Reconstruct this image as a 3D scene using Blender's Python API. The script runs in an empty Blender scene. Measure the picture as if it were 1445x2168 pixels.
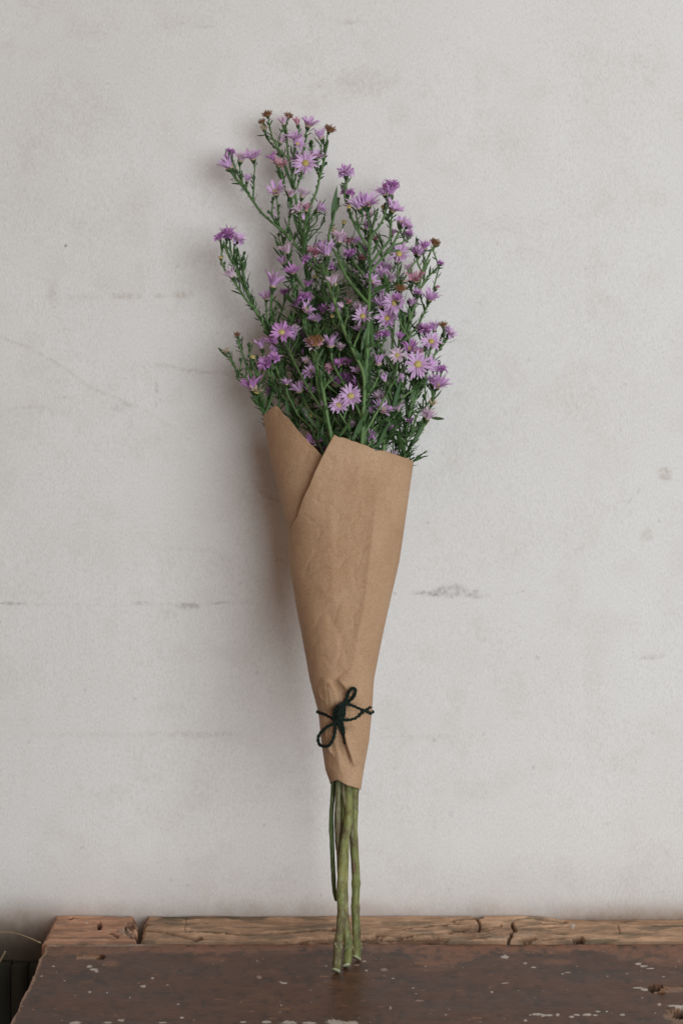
import bpy, math, random
import numpy as np
from mathutils import Vector, Matrix, Quaternion

# ------------------------------------------------------------------ camera, world, lamp, exposure
S = 0.0004            # metres per photo pixel on the wall plane
D = 1.2               # camera to wall
ZC = (1940-1084)*S    # camera height above the bench top
scn = bpy.context.scene
COL = scn.collection
cam_d = bpy.data.cameras.new('camera')
cam = bpy.data.objects.new('camera', cam_d); COL.objects.link(cam)
cam.location = (0, -D, ZC); cam.rotation_euler = (math.pi/2, 0, 0)
cam_d.sensor_fit = 'VERTICAL'; cam_d.sensor_height = 36.0
cam_d.lens = 36.0*D/(2168*S); cam_d.clip_start = 0.01; cam_d.clip_end = 50
scn.camera = cam

world = bpy.data.worlds.new('World'); scn.world = world; world.use_nodes = True
bg = world.node_tree.nodes['Background']
bg.inputs[0].default_value = (1.0, 0.71, 0.55, 1); bg.inputs[1].default_value = 0.27

def lamp(name, loc, target, sx, sy, power, col):
    l = bpy.data.lights.new(name, 'AREA'); l.shape = 'RECTANGLE'; l.size = sx; l.size_y = sy
    l.energy = power; l.color = col
    o = bpy.data.objects.new(name, l); COL.objects.link(o); o.location = loc
    o.rotation_euler = (Vector(target)-Vector(loc)).to_track_quat('-Z', 'Y').to_euler()
    return o
lamp('window_light', (1.38, -2.45, 0.46), (0.18, 0, 0.06), 2.1, 1.8, 72, (0.88, 0.965, 1.0))
scn.view_settings.view_transform = 'Standard'; scn.view_settings.look = 'None'
scn.view_settings.exposure = 0.0; scn.view_settings.gamma = 1.0
scn.render.engine = 'CYCLES'

# ------------------------------------------------------------------ helpers
R = random.Random(7)
def P(px, py, d):
    """photo pixel at distance d from the wall -> world point"""
    k = (D-d)/D
    return Vector(((px-722.5)*S*k, -d, ZC-(py-1084)*S*k))
def K(d): return S*(D-d)/D
def d_on_bench(py): return D - D*ZC/((py-1084)*S)
def lerp_tab(t, tab):
    xs = [a[0] for a in tab]
    out = [float(np.interp(t, xs, [a[i] for a in tab])) for i in range(1, len(tab[0]))]
    return out[0] if len(out) == 1 else out

def mesh(name, verts, faces, mat=None, smooth=True):
    me = bpy.data.meshes.new(name)
    me.from_pydata([tuple(v) for v in verts], [], faces)
    if mat: me.materials.append(mat)
    if smooth: me.polygons.foreach_set('use_smooth', [True]*len(me.polygons))
    me.update(); return me
def grid_mesh(name, V, mat, smooth=True):
    """V: (rows, cols, 3) array"""
    r, c = V.shape[:2]
    me = bpy.data.meshes.new(name)
    i = np.arange((r-1)*(c-1)); a = (i//(c-1))*c + i % (c-1)
    q = np.stack([a, a+1, a+c+1, a+c], 1).astype(np.int32)
    me.vertices.add(r*c); me.vertices.foreach_set('co', V.reshape(-1).astype(np.float32))
    me.loops.add(q.size); me.loops.foreach_set('vertex_index', q.reshape(-1))
    me.polygons.add(len(q)); me.polygons.foreach_set('loop_start', np.arange(0, q.size, 4, dtype=np.int32))
    me.update(calc_edges=True); me.validate()
    me.polygons.foreach_set('use_smooth', [smooth]*len(me.polygons))
    me.materials.append(mat); return me
def color_attr(me, name, rgb):
    a = me.color_attributes.new(name, 'FLOAT_COLOR', 'POINT')
    b = np.ones((len(me.vertices), 4), np.float32); b[:, :3] = rgb.reshape(-1, 3)
    a.data.foreach_set('color', b.reshape(-1))
def obj(name, me, parent=None, loc=None):
    o = bpy.data.objects.new(name, me); COL.objects.link(o)
    if parent is not None:
        o.parent = parent
        o.location = loc if loc is not None else -parent.location
    elif loc is not None: o.location = loc
    return o
def thing(name, label, cat, loc, group=None):
    o = bpy.data.objects.new(name, None); COL.objects.link(o); o.location = loc
    o.empty_display_size = 0.02
    o['label'] = label; o['category'] = cat
    if group: o['group'] = group
    return o

class MB:
    def __init__(s): s.v = []; s.f = []
    def add(s, v, f):
        n = len(s.v); s.v += [tuple(x) for x in v]; s.f += [tuple(i+n for i in q) for q in f]
    def mesh(s, name, mat): return mesh(name, s.v, s.f, mat)
def catmull(pts, n=6):
    """pts: list of (Vector, radius) -> denser list"""
    out = []
    for i in range(len(pts)-1):
        p0 = pts[max(i-1, 0)]; p1 = pts[i]; p2 = pts[i+1]; p3 = pts[min(i+2, len(pts)-1)]
        for k in range(n):
            t = k/n; t2 = t*t; t3 = t2*t
            v = 0.5*((2*p1[0])+(p2[0]-p0[0])*t+(2*p0[0]-5*p1[0]+4*p2[0]-p3[0])*t2+(3*p1[0]-p0[0]-3*p2[0]+p3[0])*t3)
            out.append((v, p1[1]+(p2[1]-p1[1])*t))
    out.append(pts[-1]); return out
def tube(mb, pts, sides=7, cap=True, wob=0.0, rnd=None):
    """pts: list of (Vector, r)"""
    n = len(pts); base = len(mb.v)
    t = (pts[1][0]-pts[0][0]).normalized()
    u = t.orthogonal().normalized()
    V = []
    for i, (p, r) in enumerate(pts):
        a = pts[max(i-1, 0)][0]; b = pts[min(i+1, n-1)][0]
        t2 = b-a
        if t2.length < 1e-9: t2 = t
        t2 = t2.normalized(); u = (u - t2*u.dot(t2))
        if u.length < 1e-6: u = t2.orthogonal()
        u.normalize(); w = t2.cross(u); t = t2
        for k in range(sides):
            th = 2*math.pi*k/sides
            rr = r*(1+(rnd.uniform(-wob, wob) if rnd else 0))
            V.append(p + u*(rr*math.cos(th)) + w*(rr*math.sin(th)))
    F = []
    for i in range(n-1):
        for k in range(sides):
            k2 = (k+1) % sides
            F.append((i*sides+k, i*sides+k2, (i+1)*sides+k2, (i+1)*sides+k))
    if cap:
        F.append(tuple(range(sides))[::-1]); F.append(tuple((n-1)*sides+k for k in range(sides)))
    mb.add(V, F)

# numpy value noise
def vnoise(x, y, seed=0):
    rs = np.random.RandomState(seed); T = rs.rand(256, 256)
    xi = np.floor(x).astype(int); yi = np.floor(y).astype(int)
    fx = x-xi; fy = y-yi; fx = fx*fx*(3-2*fx); fy = fy*fy*(3-2*fy)
    g = lambda a, b: T[a & 255, b & 255]
    return (g(xi, yi)*(1-fx)+g(xi+1, yi)*fx)*(1-fy)+(g(xi, yi+1)*(1-fx)+g(xi+1, yi+1)*fx)*fy
def fbm(x, y, seed=0, octv=4):
    s = 0; a = .5; t = 0
    for k in range(octv):
        s = s+a*vnoise(x*2**k+k*17.3, y*2**k+k*5.1, seed+k); t += a; a *= .5
    return s/t
def sst(e0, e1, x):
    t = np.clip((x-e0)/(e1-e0), 0, 1); return t*t*(3-2*t)
def polydist(X, Y, pts):
    """distance of points to a polyline and position 0..1 along it"""
    best = np.full(X.shape, 1e9); along = np.zeros(X.shape); L = 0
    seg = [math.dist(pts[i], pts[i+1]) for i in range(len(pts)-1)]; tot = sum(seg)
    for i in range(len(pts)-1):
        ax, ay = pts[i]; bx, by = pts[i+1]; dx, dy = bx-ax, by-ay
        t = np.clip(((X-ax)*dx+(Y-ay)*dy)/(dx*dx+dy*dy+1e-9), 0, 1)
        dd = np.hypot(X-ax-t*dx, Y-ay-t*dy); m = dd < best
        best = np.where(m, dd, best); along = np.where(m, (L+t*seg[i])/tot, along); L += seg[i]
    return best, along

# ------------------------------------------------------------------ materials
def lin(r, g, b):
    f = lambda c: ((c/255+.055)/1.055)**2.4 if c/255 > .04045 else c/255/12.92
    return (f(r), f(g), f(b), 1)
def new_mat(name):
    m = bpy.data.materials.new(name); m.use_nodes = True
    return m, m.node_tree, m.node_tree.nodes['Principled BSDF']
def N(nt, t, **kw):
    n = nt.nodes.new(t)
    for k, v in kw.items(): setattr(n, k, v)
    return n
def noise(nt, scale, detail=4, rough=.55, vec=None, stretch=None):
    n = N(nt, 'ShaderNodeTexNoise'); n.inputs['Scale'].default_value = scale
    n.inputs['Detail'].default_value = detail; n.inputs['Roughness'].default_value = rough
    tc = N(nt, 'ShaderNodeTexCoord')
    if stretch:
        mp = N(nt, 'ShaderNodeMapping'); mp.inputs['Scale'].default_value = stretch
        nt.links.new(tc.outputs['Object'], mp.inputs[0]); nt.links.new(mp.outputs[0], n.inputs['Vector'])
    else: nt.links.new(tc.outputs['Object'], n.inputs['Vector'])
    return n
def ramp(nt, src, stops):
    r = N(nt, 'ShaderNodeValToRGB'); e = r.color_ramp.elements
    while len(e) < len(stops): e.new(.5)
    for i, (p, c) in enumerate(stops): e[i].position = p; e[i].color = c if len(c) == 4 else (*c, 1)
    nt.links.new(src, r.inputs[0]); return r
def mix(nt, a, b, fac, mode='MIX'):
    m = N(nt, 'ShaderNodeMix', data_type='RGBA', blend_type=mode)
    for s, v in ((m.inputs[0], fac), (m.inputs[6], a), (m.inputs[7], b)):
        if hasattr(v, 'is_output'): nt.links.new(v, s)
        elif isinstance(v, (int, float)): s.default_value = v
        else: s.default_value = v if len(v) == 4 else (*v, 1)
    return m.outputs[2]
def bump(nt, b, heights):
    prev = None
    for src, st, dist in heights:
        n = N(nt, 'ShaderNodeBump'); n.inputs['Strength'].default_value = st; n.inputs['Distance'].default_value = dist
        nt.links.new(src, n.inputs['Height'])
        if prev: nt.links.new(prev, n.inputs['Normal'])
        prev = n.outputs[0]
    nt.links.new(prev, b.inputs['Normal'])

# wall: matt plaster with a little roller relief; dirt and painted bench shade come from the mesh attributes
M_wall, nt, b = new_mat('painted_plaster')
at = N(nt, 'ShaderNodeVertexColor', layer_name='dirt'); sep = N(nt, 'ShaderNodeSeparateColor')
nt.links.new(at.outputs[0], sep.inputs[0])
n1 = noise(nt, 6, 5, .6); n2 = noise(nt, 900, 2, .6, stretch=(1, 1, .45)); n3 = noise(nt, 260, 3, .6)
c = mix(nt, (.72, .698, .685, 1), (.68, .652, .634, 1), ramp(nt, n1.outputs[0], [(.38, (0, 0, 0)), (.72, (1, 1, 1))]).outputs[0])
c = mix(nt, c, (.80, .79, .78, 1), ramp(nt, n2.outputs[0], [(.5, (0, 0, 0)), (.85, (.8, .8, .8))]).outputs[0])
c = mix(nt, c, (.55, .53, .51, 1), ramp(nt, n2.outputs[0], [(.15, (.8, .8, .8)), (.48, (0, 0, 0))]).outputs[0])
brk = ramp(nt, n3.outputs[0], [(.36, (.25, .25, .25)), (.62, (1, 1, 1))])
def mul(nt, a, b2):
    m = N(nt, 'ShaderNodeMath', operation='MULTIPLY'); nt.links.new(a, m.inputs[0])
    if hasattr(b2, 'is_output'): nt.links.new(b2, m.inputs[1])
    else: m.inputs[1].default_value = b2
    return m.outputs[0]
c = mix(nt, c, (.36, .27, .20, 1), mul(nt, sep.outputs[0], brk.outputs[0]))
c = mix(nt, c, (.16, .13, .12, 1), mul(nt, sep.outputs[1], brk.outputs[0]))
c = mix(nt, c, (.07, .06, .045, 1), sep.outputs[2])
at2 = N(nt, 'ShaderNodeVertexColor', layer_name='grime_shade'); sep2 = N(nt, 'ShaderNodeSeparateColor'); nt.links.new(at2.outputs[0], sep2.inputs[0])
c = mix(nt, c, (.34, .255, .20, 1), sep2.outputs[0]); c = mix(nt, c, (.045, .042, .030, 1), sep2.outputs[1])  # brown dirt, then the painted shade left of the bench
nt.links.new(c, b.inputs['Base Color']); b.inputs['Roughness'].default_value = .75
b.inputs['Specular IOR Level'].default_value = .25
bump(nt, b, [(n2.outputs[0], .14, .0007), (n3.outputs[0], .08, .0012)])

# kraft paper
M_paper, nt, b = new_mat('kraft_paper')
n1 = noise(nt, 28, 5, .6); n2 = noise(nt, 700, 3, .7); n3 = noise(nt, 110, 4, .6, stretch=(1, 1, .5))
c = mix(nt, (.45, .288, .176, 1), (.37, .222, .126, 1), ramp(nt, n1.outputs[0], [(.32, (0, 0, 0)), (.70, (1, 1, 1))]).outputs[0])
c = mix(nt, c, (.30, .165, .085, 1), ramp(nt, n2.outputs[0], [(.50, (0, 0, 0)), (.76, (.9, .9, .9))]).outputs[0])
c = mix(nt, c, (.50, .34, .225, 1), ramp(nt, n2.outputs[0], [(.2, (.6, .6, .6)), (.46, (0, 0, 0))]).outputs[0])
c = mix(nt, c, (.52, .355, .235, 1), ramp(nt, n3.outputs[0], [(.6, (0, 0, 0)), (.8, (.4, .4, .4))]).outputs[0])
nt.links.new(c, b.inputs['Base Color']); b.inputs['Roughness'].default_value = .66
b.inputs['Specular IOR Level'].default_value = .25
n4 = noise(nt, 420, 4, .75, stretch=(1, 1, .18))
bump(nt, b, [(n2.outputs[0], .5, .0005), (n3.outputs[0], .30, .0014), (n4.outputs[0], .25, .0005)])

def leafy(name, c0, c1, c2, rough=.5, trans=.25, sc=160, spec=.35, rand=.35, stretch=None):
    m, nt, b = new_mat(name)
    n = noise(nt, sc, 3, .6, stretch=stretch)
    oi = N(nt, 'ShaderNodeObjectInfo')
    c = mix(nt, c0, c1, ramp(nt, n.outputs[0], [(.35, (0, 0, 0)), (.68, (1, 1, 1))]).outputs[0])
    c = mix(nt, c, c2, mul(nt, oi.outputs['Random'], rand))
    nt.links.new(c, b.inputs['Base Color']); b.inputs['Roughness'].default_value = rough
    b.inputs['Specular IOR Level'].default_value = spec
    if trans:
        tr = N(nt, 'ShaderNodeBsdfTranslucent'); nt.links.new(c, tr.inputs[0])
        ms = N(nt, 'ShaderNodeMixShader'); ms.inputs[0].default_value = trans
        nt.links.new(b.outputs[0], ms.inputs[1]); nt.links.new(tr.outputs[0], ms.inputs[2])
        nt.links.new(ms.outputs[0], nt.nodes['Material Output'].inputs[0])
    return m
M_leaf = leafy('aster_leaf', (.052, .122, .036), (.026, .076, .024), (.13, .20, .065), trans=.22)
M_bract = leafy('aster_bract', (.044, .106, .034), (.026, .068, .023), (.11, .16, .06), trans=.18)
M_stem = leafy('aster_stem', (.095, .178, .058), (.056, .122, .042), (.17, .24, .085), trans=0, sc=70)
M_calyx = leafy('aster_calyx', (.055, .115, .042), (.032, .075, .028), (.11, .17, .065), trans=.08, sc=400)
M_pet = {
 'l': leafy('petal_lilac', (.74, .50, .76), (.64, .38, .68), (.80, .61, .81), .6, .30, 300, .2),
 'p': leafy('petal_pale', (.82, .64, .77), (.73, .53, .69), (.86, .72, .81), .6, .32, 300, .2),
 'm': leafy('petal_magenta', (.60, .30, .61), (.48, .19, .50), (.68, .41, .69), .6, .25, 300, .2),
 'b': leafy('petal_withered', (.36, .18, .13), (.22, .10, .075), (.42, .22, .20), .8, .1, 300, .1),
 'k': leafy('petal_pink_fading', (.62, .32, .42), (.48, .21, .31), (.66, .40, .46), .7, .2, 300, .1),
 'c': leafy('petal_cream', (.62, .54, .40), (.48, .36, .26), (.62, .5, .44), .7, .2, 300, .1),
}
M_disc = leafy('disc_yellow', (.60, .50, .17), (.48, .37, .11), (.66, .58, .30), .7, 0, 900, .2)
M_discb = leafy('disc_brown', (.27, .135, .065), (.11, .055, .035), (.42, .22, .09), .8, 0, 900, .1)
M_discc = leafy('disc_cream', (.60, .52, .32), (.48, .36, .20), (.60, .5, .36), .8, 0, 900, .1)

# cut lower stems: green with woody brown blotches
def lower_stem_mat(name, g0, g1, br, lo):
    m, nt, b = new_mat(name)
    n = noise(nt, 110, 6, .7, stretch=(1.6, 1.6, .3)); n2 = noise(nt, 420, 3, .6, stretch=(1, 1, .3))
    n3 = noise(nt, 45, 4, .7)
    c = mix(nt, g0, g1, ramp(nt, n.outputs[0], [(.35, (0, 0, 0)), (.65, (1, 1, 1))]).outputs[0])
    c = mix(nt, c, br, ramp(nt, n3.outputs[0], [(lo, (0, 0, 0)), (lo+.12, (.85, .85, .85))]).outputs[0])
    c = mix(nt, c, (.35, .38, .22, 1), ramp(nt, n2.outputs[0], [(.52, (0, 0, 0)), (.75, (.6, .6, .6))]).outputs[0])
    c = mix(nt, c, (.05, .06, .03, 1), ramp(nt, n2.outputs[0], [(.22, (.8, .8, .8)), (.42, (0, 0, 0))]).outputs[0])
    nt.links.new(c, b.inputs['Base Color']); b.inputs['Roughness'].default_value = .58
    b.inputs['Specular IOR Level'].default_value = .3
    bump(nt, b, [(n2.outputs[0], .6, .0010), (n.outputs[0], .5, .0015)])
    return m
M_st1 = lower_stem_mat('stem_green', (.115, .150, .042), (.26, .235, .080), (.10, .070, .036), .50)
M_st2 = lower_stem_mat('stem_brown', (.16, .13, .07), (.12, .14, .06), (.14, .075, .045), .48)
M_st3 = lower_stem_mat('stem_dark', (.115, .165, .055), (.075, .115, .040), (.13, .095, .045), .56)
M_cut, nt, b = new_mat('cut_wood'); b.inputs['Roughness'].default_value = .7
n = noise(nt, 500, 3)
nt.links.new(ramp(nt, n.outputs[0], [(.3, (.36, .37, .22)), (.7, (.52, .52, .36))]).outputs[0], b.inputs['Base Color'])
M_node, nt, b = new_mat('stem_scar'); b.inputs['Roughness'].default_value = .8
n = noise(nt, 600, 3)
nt.links.new(ramp(nt, n.outputs[0], [(.3, (.15, .15, .07)), (.7, (.30, .28, .15))]).outputs[0], b.inputs['Base Color'])

# twine
M_twine, nt, b = new_mat('dark_green_twine')
n = noise(nt, 900, 3, .7)
nt.links.new(ramp(nt, n.outputs[0], [(.3, (.003, .009, .006)), (.75, (.014, .026, .020))]).outputs[0], b.inputs['Base Color'])
b.inputs['Roughness'].default_value = .8; b.inputs['Specular IOR Level'].default_value = .15
b.inputs['Sheen Weight'].default_value = .04; b.inputs['Sheen Roughness'].default_value = .5

def wood_mat(name, rough0, rough1, spec, grain=.25, coat=0):
    m, nt, b = new_mat(name)
    at = N(nt, 'ShaderNodeVertexColor', layer_name='wear')
    n = noise(nt, 90, 6, .7, stretch=(.12, 1, 1)); n2 = noise(nt, 700, 3, .7, stretch=(.4, 1, 1))
    n3 = noise(nt, 30, 5, .6, stretch=(.35, 1, 1))
    c = mix(nt, at.outputs[0], (.5, .5, .5), 0.0)
    g = ramp(nt, n.outputs[0], [(.25, (.62, .60, .58)), (.6, (1.05, 1.05, 1.05))])
    c = mix(nt, at.outputs[0], g.outputs[0], grain*2.2, 'MULTIPLY')
    g2 = ramp(nt, n2.outputs[0], [(.25, (.72, .72, .72)), (.75, (1.25, 1.25, 1.25))])
    c = mix(nt, c, g2.outputs[0], .8, 'MULTIPLY')
    g3 = ramp(nt, n3.outputs[0], [(.3, (.78, .76, .74)), (.7, (1.2, 1.18, 1.16))])
    c = mix(nt, c, g3.outputs[0], .8, 'MULTIPLY')
    nt.links.new(c, b.inputs['Base Color'])
    rr = N(nt, 'ShaderNodeMapRange'); rr.inputs['To Min'].default_value = rough0; rr.inputs['To Max'].default_value = rough1
    nt.links.new(n3.outputs[0], rr.inputs[0]); nt.links.new(rr.outputs[0], b.inputs['Roughness'])
    b.inputs['Specular IOR Level'].default_value = spec
    bump(nt, b, [(n.outputs[0], .25, .0012), (n2.outputs[0], .22, .0005)])
    return m
M_board = wood_mat('worn_brown_paint', .32, .55, .18, .2)
M_rail = wood_mat('bare_old_wood', .7, .9, .2, .45)

def plain(name, c0, c1, rough=.8, sc=60, stretch=None):
    m, nt, b = new_mat(name); n = noise(nt, sc, 5, .6, stretch=stretch)
    nt.links.new(ramp(nt, n.outputs[0], [(.3, c0), (.7, c1)]).outputs[0], b.inputs['Base Color'])
    b.inputs['Roughness'].default_value = rough; return m

# ------------------------------------------------------------------ wall
def dense(lo, hi, step, lo2, hi2, n2=8):
    a = np.arange(lo, hi+step/2, step)
    return np.concatenate([np.linspace(lo2, lo, n2)[:-1], a, np.linspace(hi, hi2, n2)[1:]])
xs = dense(-.305, .305, .0013, -2.2, 2.6); zs = dense(-.06, ZC+.45, .0013, -.75, 2.2)
X, Z = np.meshgrid(xs, zs)
PX = X/S+722.5; PY = 1084-(Z-ZC)/S
yy = -.0007*(fbm(X*9, Z*9, 3, 3)-.5)*4 - .00012*fbm(X*160, Z*110, 9, 2)
V = np.stack([X, yy, Z], -1)
A = np.zeros(X.shape); B = np.zeros(X.shape); G = np.zeros(X.shape)
w1 = fbm(PX/60, PY/60, 21, 4); w2 = fbm(PX/14, PY/14, 22, 3); w3 = fbm(PX/5, PY/5, 23, 2)
def blob(x, y, rx, ry, amt, arr, soft=1.0):
    q = np.hypot((PX-x)/rx, (PY-y)/ry) + (w2-.5)*1.1 + (w1-.5)*.8
    arr += amt*(1-sst(1-.75*soft, 1.15, q))
for a in [(760, 175, 95, 38, .22), (640, 215, 80, 26, .12), (740, 46, 28, 8, .25), (400, 45, 70, 22, .08),
          (290, 430, 60, 80, .07), (110, 620, 16, 45, .16), (385, 624, 24, 12, .45), (275, 627, 44, 8, .32),
          (335, 627, 16, 7, .28), (185, 628, 70, 10, .10), (150, 850, 120, 40, .07), (590, 1187, 25, 6, .25),
          (330, 940, 90, 60, .08), (560, 1050, 60, 60, .14), (500, 800, 35, 60, .18), (400, 782, 40, 6, .14),
          (1405, 1003, 15, 19, .42), (1368, 1132, 16, 14, .26), (1290, 640, 30, 20, .08), (985, 680, 14, 9, .22),
          (960, 975, 22, 12, .12), (1100, 300, 60, 90, .06), (250, 1150, 160, 80, .06), (530, 1090, 50, 90, .10),
          (60, 870, 60, 14, .08), (1378, 1390, 34, 6, .2), (1420, 1250, 40, 90, .07), (70, 300, 90, 160, .05),
          (1300, 180, 120, 140, .05), (420, 1555, 110, 9, .18), (200, 1556, 200, 8, .10), (920, 1560, 80, 9, .10)]:
    blob(*a, A)
for a in [(400, 1283, 26, 8, .40), (965, 1254, 48, 14, .36), (905, 1255, 34, 6, .34), (1005, 1262, 24, 8, .36),
          (300, 1277, 22, 4, .3), (465, 1276, 20, 5, .4), (20, 1277, 36, 4, .38), (355, 1300, 18, 10, .12), (640, 1284, 20, 4, .25),
          (388, 50, 12, 4, .22), (440, 57, 22, 3, .3), (258, 860, 26, 12, .14), (1128, 1625, 5, 9, .3),
          (905, 1107, 4, 5, .35), (1370, 1394, 20, 3, .35), (835, 1256, 4, 4, .3), (240, 626, 4, 9, .35)]:
    blob(*a, B, .8)
def line(pts, wd, amt, arr, gate=.42):
    q, al = polydist(PX+(w2-.5)*10, PY+(w2-.5)*10, pts)
    arr += amt*(1-sst(wd*.4, wd, q))*sst(gate, gate+.14, w2*.6+w3*.4)
for pts, wd, amt in [([(0, 715), (60, 735), (130, 775), (200, 825), (290, 862)], 5, .38),
        ([(0, 880), (40, 863), (90, 862), (135, 880)], 5, .22), ([(330, 770), (420, 788), (470, 790), (520, 797)], 5, .42),
        ([(310, 870), (400, 930), (460, 960)], 5, .16), ([(0, 540), (60, 580), (120, 600)], 5, .14),
        ([(290, 1130), (330, 1160), (450, 1165), (560, 1240)], 5, .16), ([(560, 1220), (600, 1270), (640, 1330)], 5, .15),
        ([(540, 1020), (560, 1050), (600, 1062)], 7, .35)]:
    line(pts, wd, amt*.62, A, .3)
for pts, wd, amt in [([(1327, 1066), (1362, 1026)], 2.4, .5), ([(1065, 1262), (1110, 1250)], 2.4, .3), ([(0, 1279), (200, 1281), (420, 1280), (600, 1276)], 3.4, .15),
        ([(333, 807), (330, 860)], 2.5, .45), ([(210, 1555), (480, 1553)], 3, .12), ([(800, 1564), (920, 1556)], 3, .14), ([(186, 66), (225, 70)], 2, .2),
        ([(283, 770), (286, 850), (270, 930)], 5, .14), ([(138, 372), (142, 384)], 2.2, .5), ([(872, 1258), (960, 1250)], 3, .35), ([(1180, 1420), (1195, 1470)], 2.5, .14)]:
    line(pts, wd, amt*.7, B, .36)
dots = np.random.RandomState(5)
for k in range(110):
    x, y = dots.uniform(0, 1445), dots.uniform(0, 1930)
    blob(x, y, dots.uniform(2.0, 4.5), dots.uniform(2.0, 6), dots.uniform(.08, .3), B, .5)
G += .9*(1-sst(1.5, 4.0, np.hypot(PX-139, PY-520)))
A += .10*sst(.52, .75, w1)
# brown dirt along the wall foot; bench shade painted in at the left
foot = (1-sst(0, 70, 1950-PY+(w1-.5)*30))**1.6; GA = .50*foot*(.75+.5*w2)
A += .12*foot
lf = (1-sst(70, 150, PX+(w1-.5)*30))*sst(1925, 2015, PY+(w2-.5)*12); GB = .85*lf  # bench shade on the wall, with some dirt, painted as dark colour
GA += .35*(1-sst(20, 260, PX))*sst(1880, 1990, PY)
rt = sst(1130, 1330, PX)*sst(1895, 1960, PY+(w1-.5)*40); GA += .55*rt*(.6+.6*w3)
me = grid_mesh('wall', V, M_wall); color_attr(me, 'dirt', np.clip(np.stack([A, B, G], -1), 0, 1)); color_attr(me, 'grime_shade', np.clip(np.stack([GA, GB, GA*0], -1), 0, 1))
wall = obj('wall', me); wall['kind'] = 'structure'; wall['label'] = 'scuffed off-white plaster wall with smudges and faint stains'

# floor far below the bench, and the dark planks low on the wall
M_floor = plain('dark_floor', (.02, .019, .016), (.04, .036, .03))
fv = np.zeros((2, 2, 3)); fv[0, 0] = (-2.2, -2.2, -.5); fv[0, 1] = (2.6, -2.2, -.5); fv[1, 0] = (-2.2, 0, -.5); fv[1, 1] = (2.6, 0, -.5)
fl = obj('floor', grid_mesh('floor', fv, M_floor)); fl['kind'] = 'structure'; fl['label'] = 'dark floor under the bench'
M_plank = plain('dark_plank', (.012, .014, .010), (.032, .034, .024), .8, 40, (1, 1, .15))
def box(mb, x0, x1, y0, y1, z0, z1, bev=.0008):
    v = [(x0, y0, z0), (x1, y0, z0), (x1, y1, z0), (x0, y1, z0), (x0, y0, z1-bev), (x1, y0, z1-bev), (x1, y1, z1-bev), (x0, y1, z1-bev),
         (x0+bev, y0+bev, z1), (x1-bev, y0+bev, z1), (x1-bev, y1-bev, z1), (x0+bev, y1-bev, z1)]
    f = [(3, 2, 1, 0)] + [(i, (i+1) % 4, (i+1) % 4+4, i+4) for i in range(4)] + [(i+4, (i+1) % 4+4, (i+1) % 4+8, i+8) for i in range(4)] + [(8, 9, 10, 11)]
    mb.add(v, f)
x = -.46
skr = thing('skirting', 'dark upright planks low on the wall, left of the bench', 'skirting', (-.32, -.012, -.498))
for k in range(13):
    w = R.uniform(.014, .022); mb = MB()
    box(mb, x, x+w-.0012, -.014+R.uniform(-.0012, .0012), -.0025, -.498, -.036+R.uniform(-.0015, .0015))
    obj('plank', mb.mesh('plank', M_plank), skr); x += w

# ------------------------------------------------------------------ bench
DR = d_on_bench(1998)      # depth where the bare rail meets the painted board
bench = thing('bench', 'old wooden bench top with chipped dark brown paint, against the wall', 'bench', (0, -.15, 0))
def px_of(Xw, d): return 722.5+Xw/(S*(D-d)/D)
def py_of(d, z=0): return 1084+(ZC-z)/(S*(D-d)/D)
BROWN = np.array(lin(100, 70, 52)[:3])*.86; BARE = np.array(lin(158, 110, 82)[:3])*.95; TAN = np.array(lin(178, 142, 114)[:3])
CREAM = np.array((.52, .46, .40)); WHITE = np.array((.60, .56, .50)); DARKC = np.array((.020, .016, .013))
# painted board
ds = np.concatenate([np.array([DR+.0004, DR+.0010]), np.arange(DR+.0016, .262, .0008), np.linspace(.27, .30, 4)])
us = np.concatenate([np.linspace(0, .602, 1000), np.linspace(.61, 1.1, 30)])
Ug, Dg = np.meshgrid(us, ds)
e1 = P(97, 1998, DR).x; d2 = d_on_bench(2168); e2 = P(20, 2168, d2).x
XL = e1+(Dg-DR)/(d2-DR)*(e2-e1) + (fbm(Dg*60, Dg*0, 31, 3)-.5)*.0035 + .001
Xb = XL+Ug
PXb = px_of(Xb, Dg); PYb = py_of(Dg)
m1 = fbm(PXb/70, PYb/26, 41, 4); m2 = fbm(PXb/16, PYb/8, 42, 4); m3 = fbm(PXb/4.5, PYb/2.5, 43, 2); m4 = fbm(PXb/160, PYb/60, 44, 3)
Hb = -.0010*(m4-.5) + .00035*(m2-.5)
C = np.ones(Xb.shape+(3,))*BROWN
C *= (.78+.44*m1)[..., None]; C *= (.82+.36*m2)[..., None]
def blend(C, col, m):
    m = np.clip(m, 0, 1)[..., None]; return C*(1-m)+np.asarray(col)*m
# green-black stains
for (x, y, rx, ry, a) in [(195, 2072, 60, 14, .55), (1365, 2008, 60, 9, .8), (60, 2130, 70, 40, .15), (640, 2040, 120, 20, .2), (1210, 2060, 120, 14, .2), (820, 2012, 30, 3, .7), (840, 2020, 60, 5, .5)]:
    q = np.hypot((PXb-x)/rx, (PYb-y)/ry)+(m2-.5)*.9; C = blend(C, (.022, .024, .017), a*(1-sst(.3, 1.1, q)))
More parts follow.
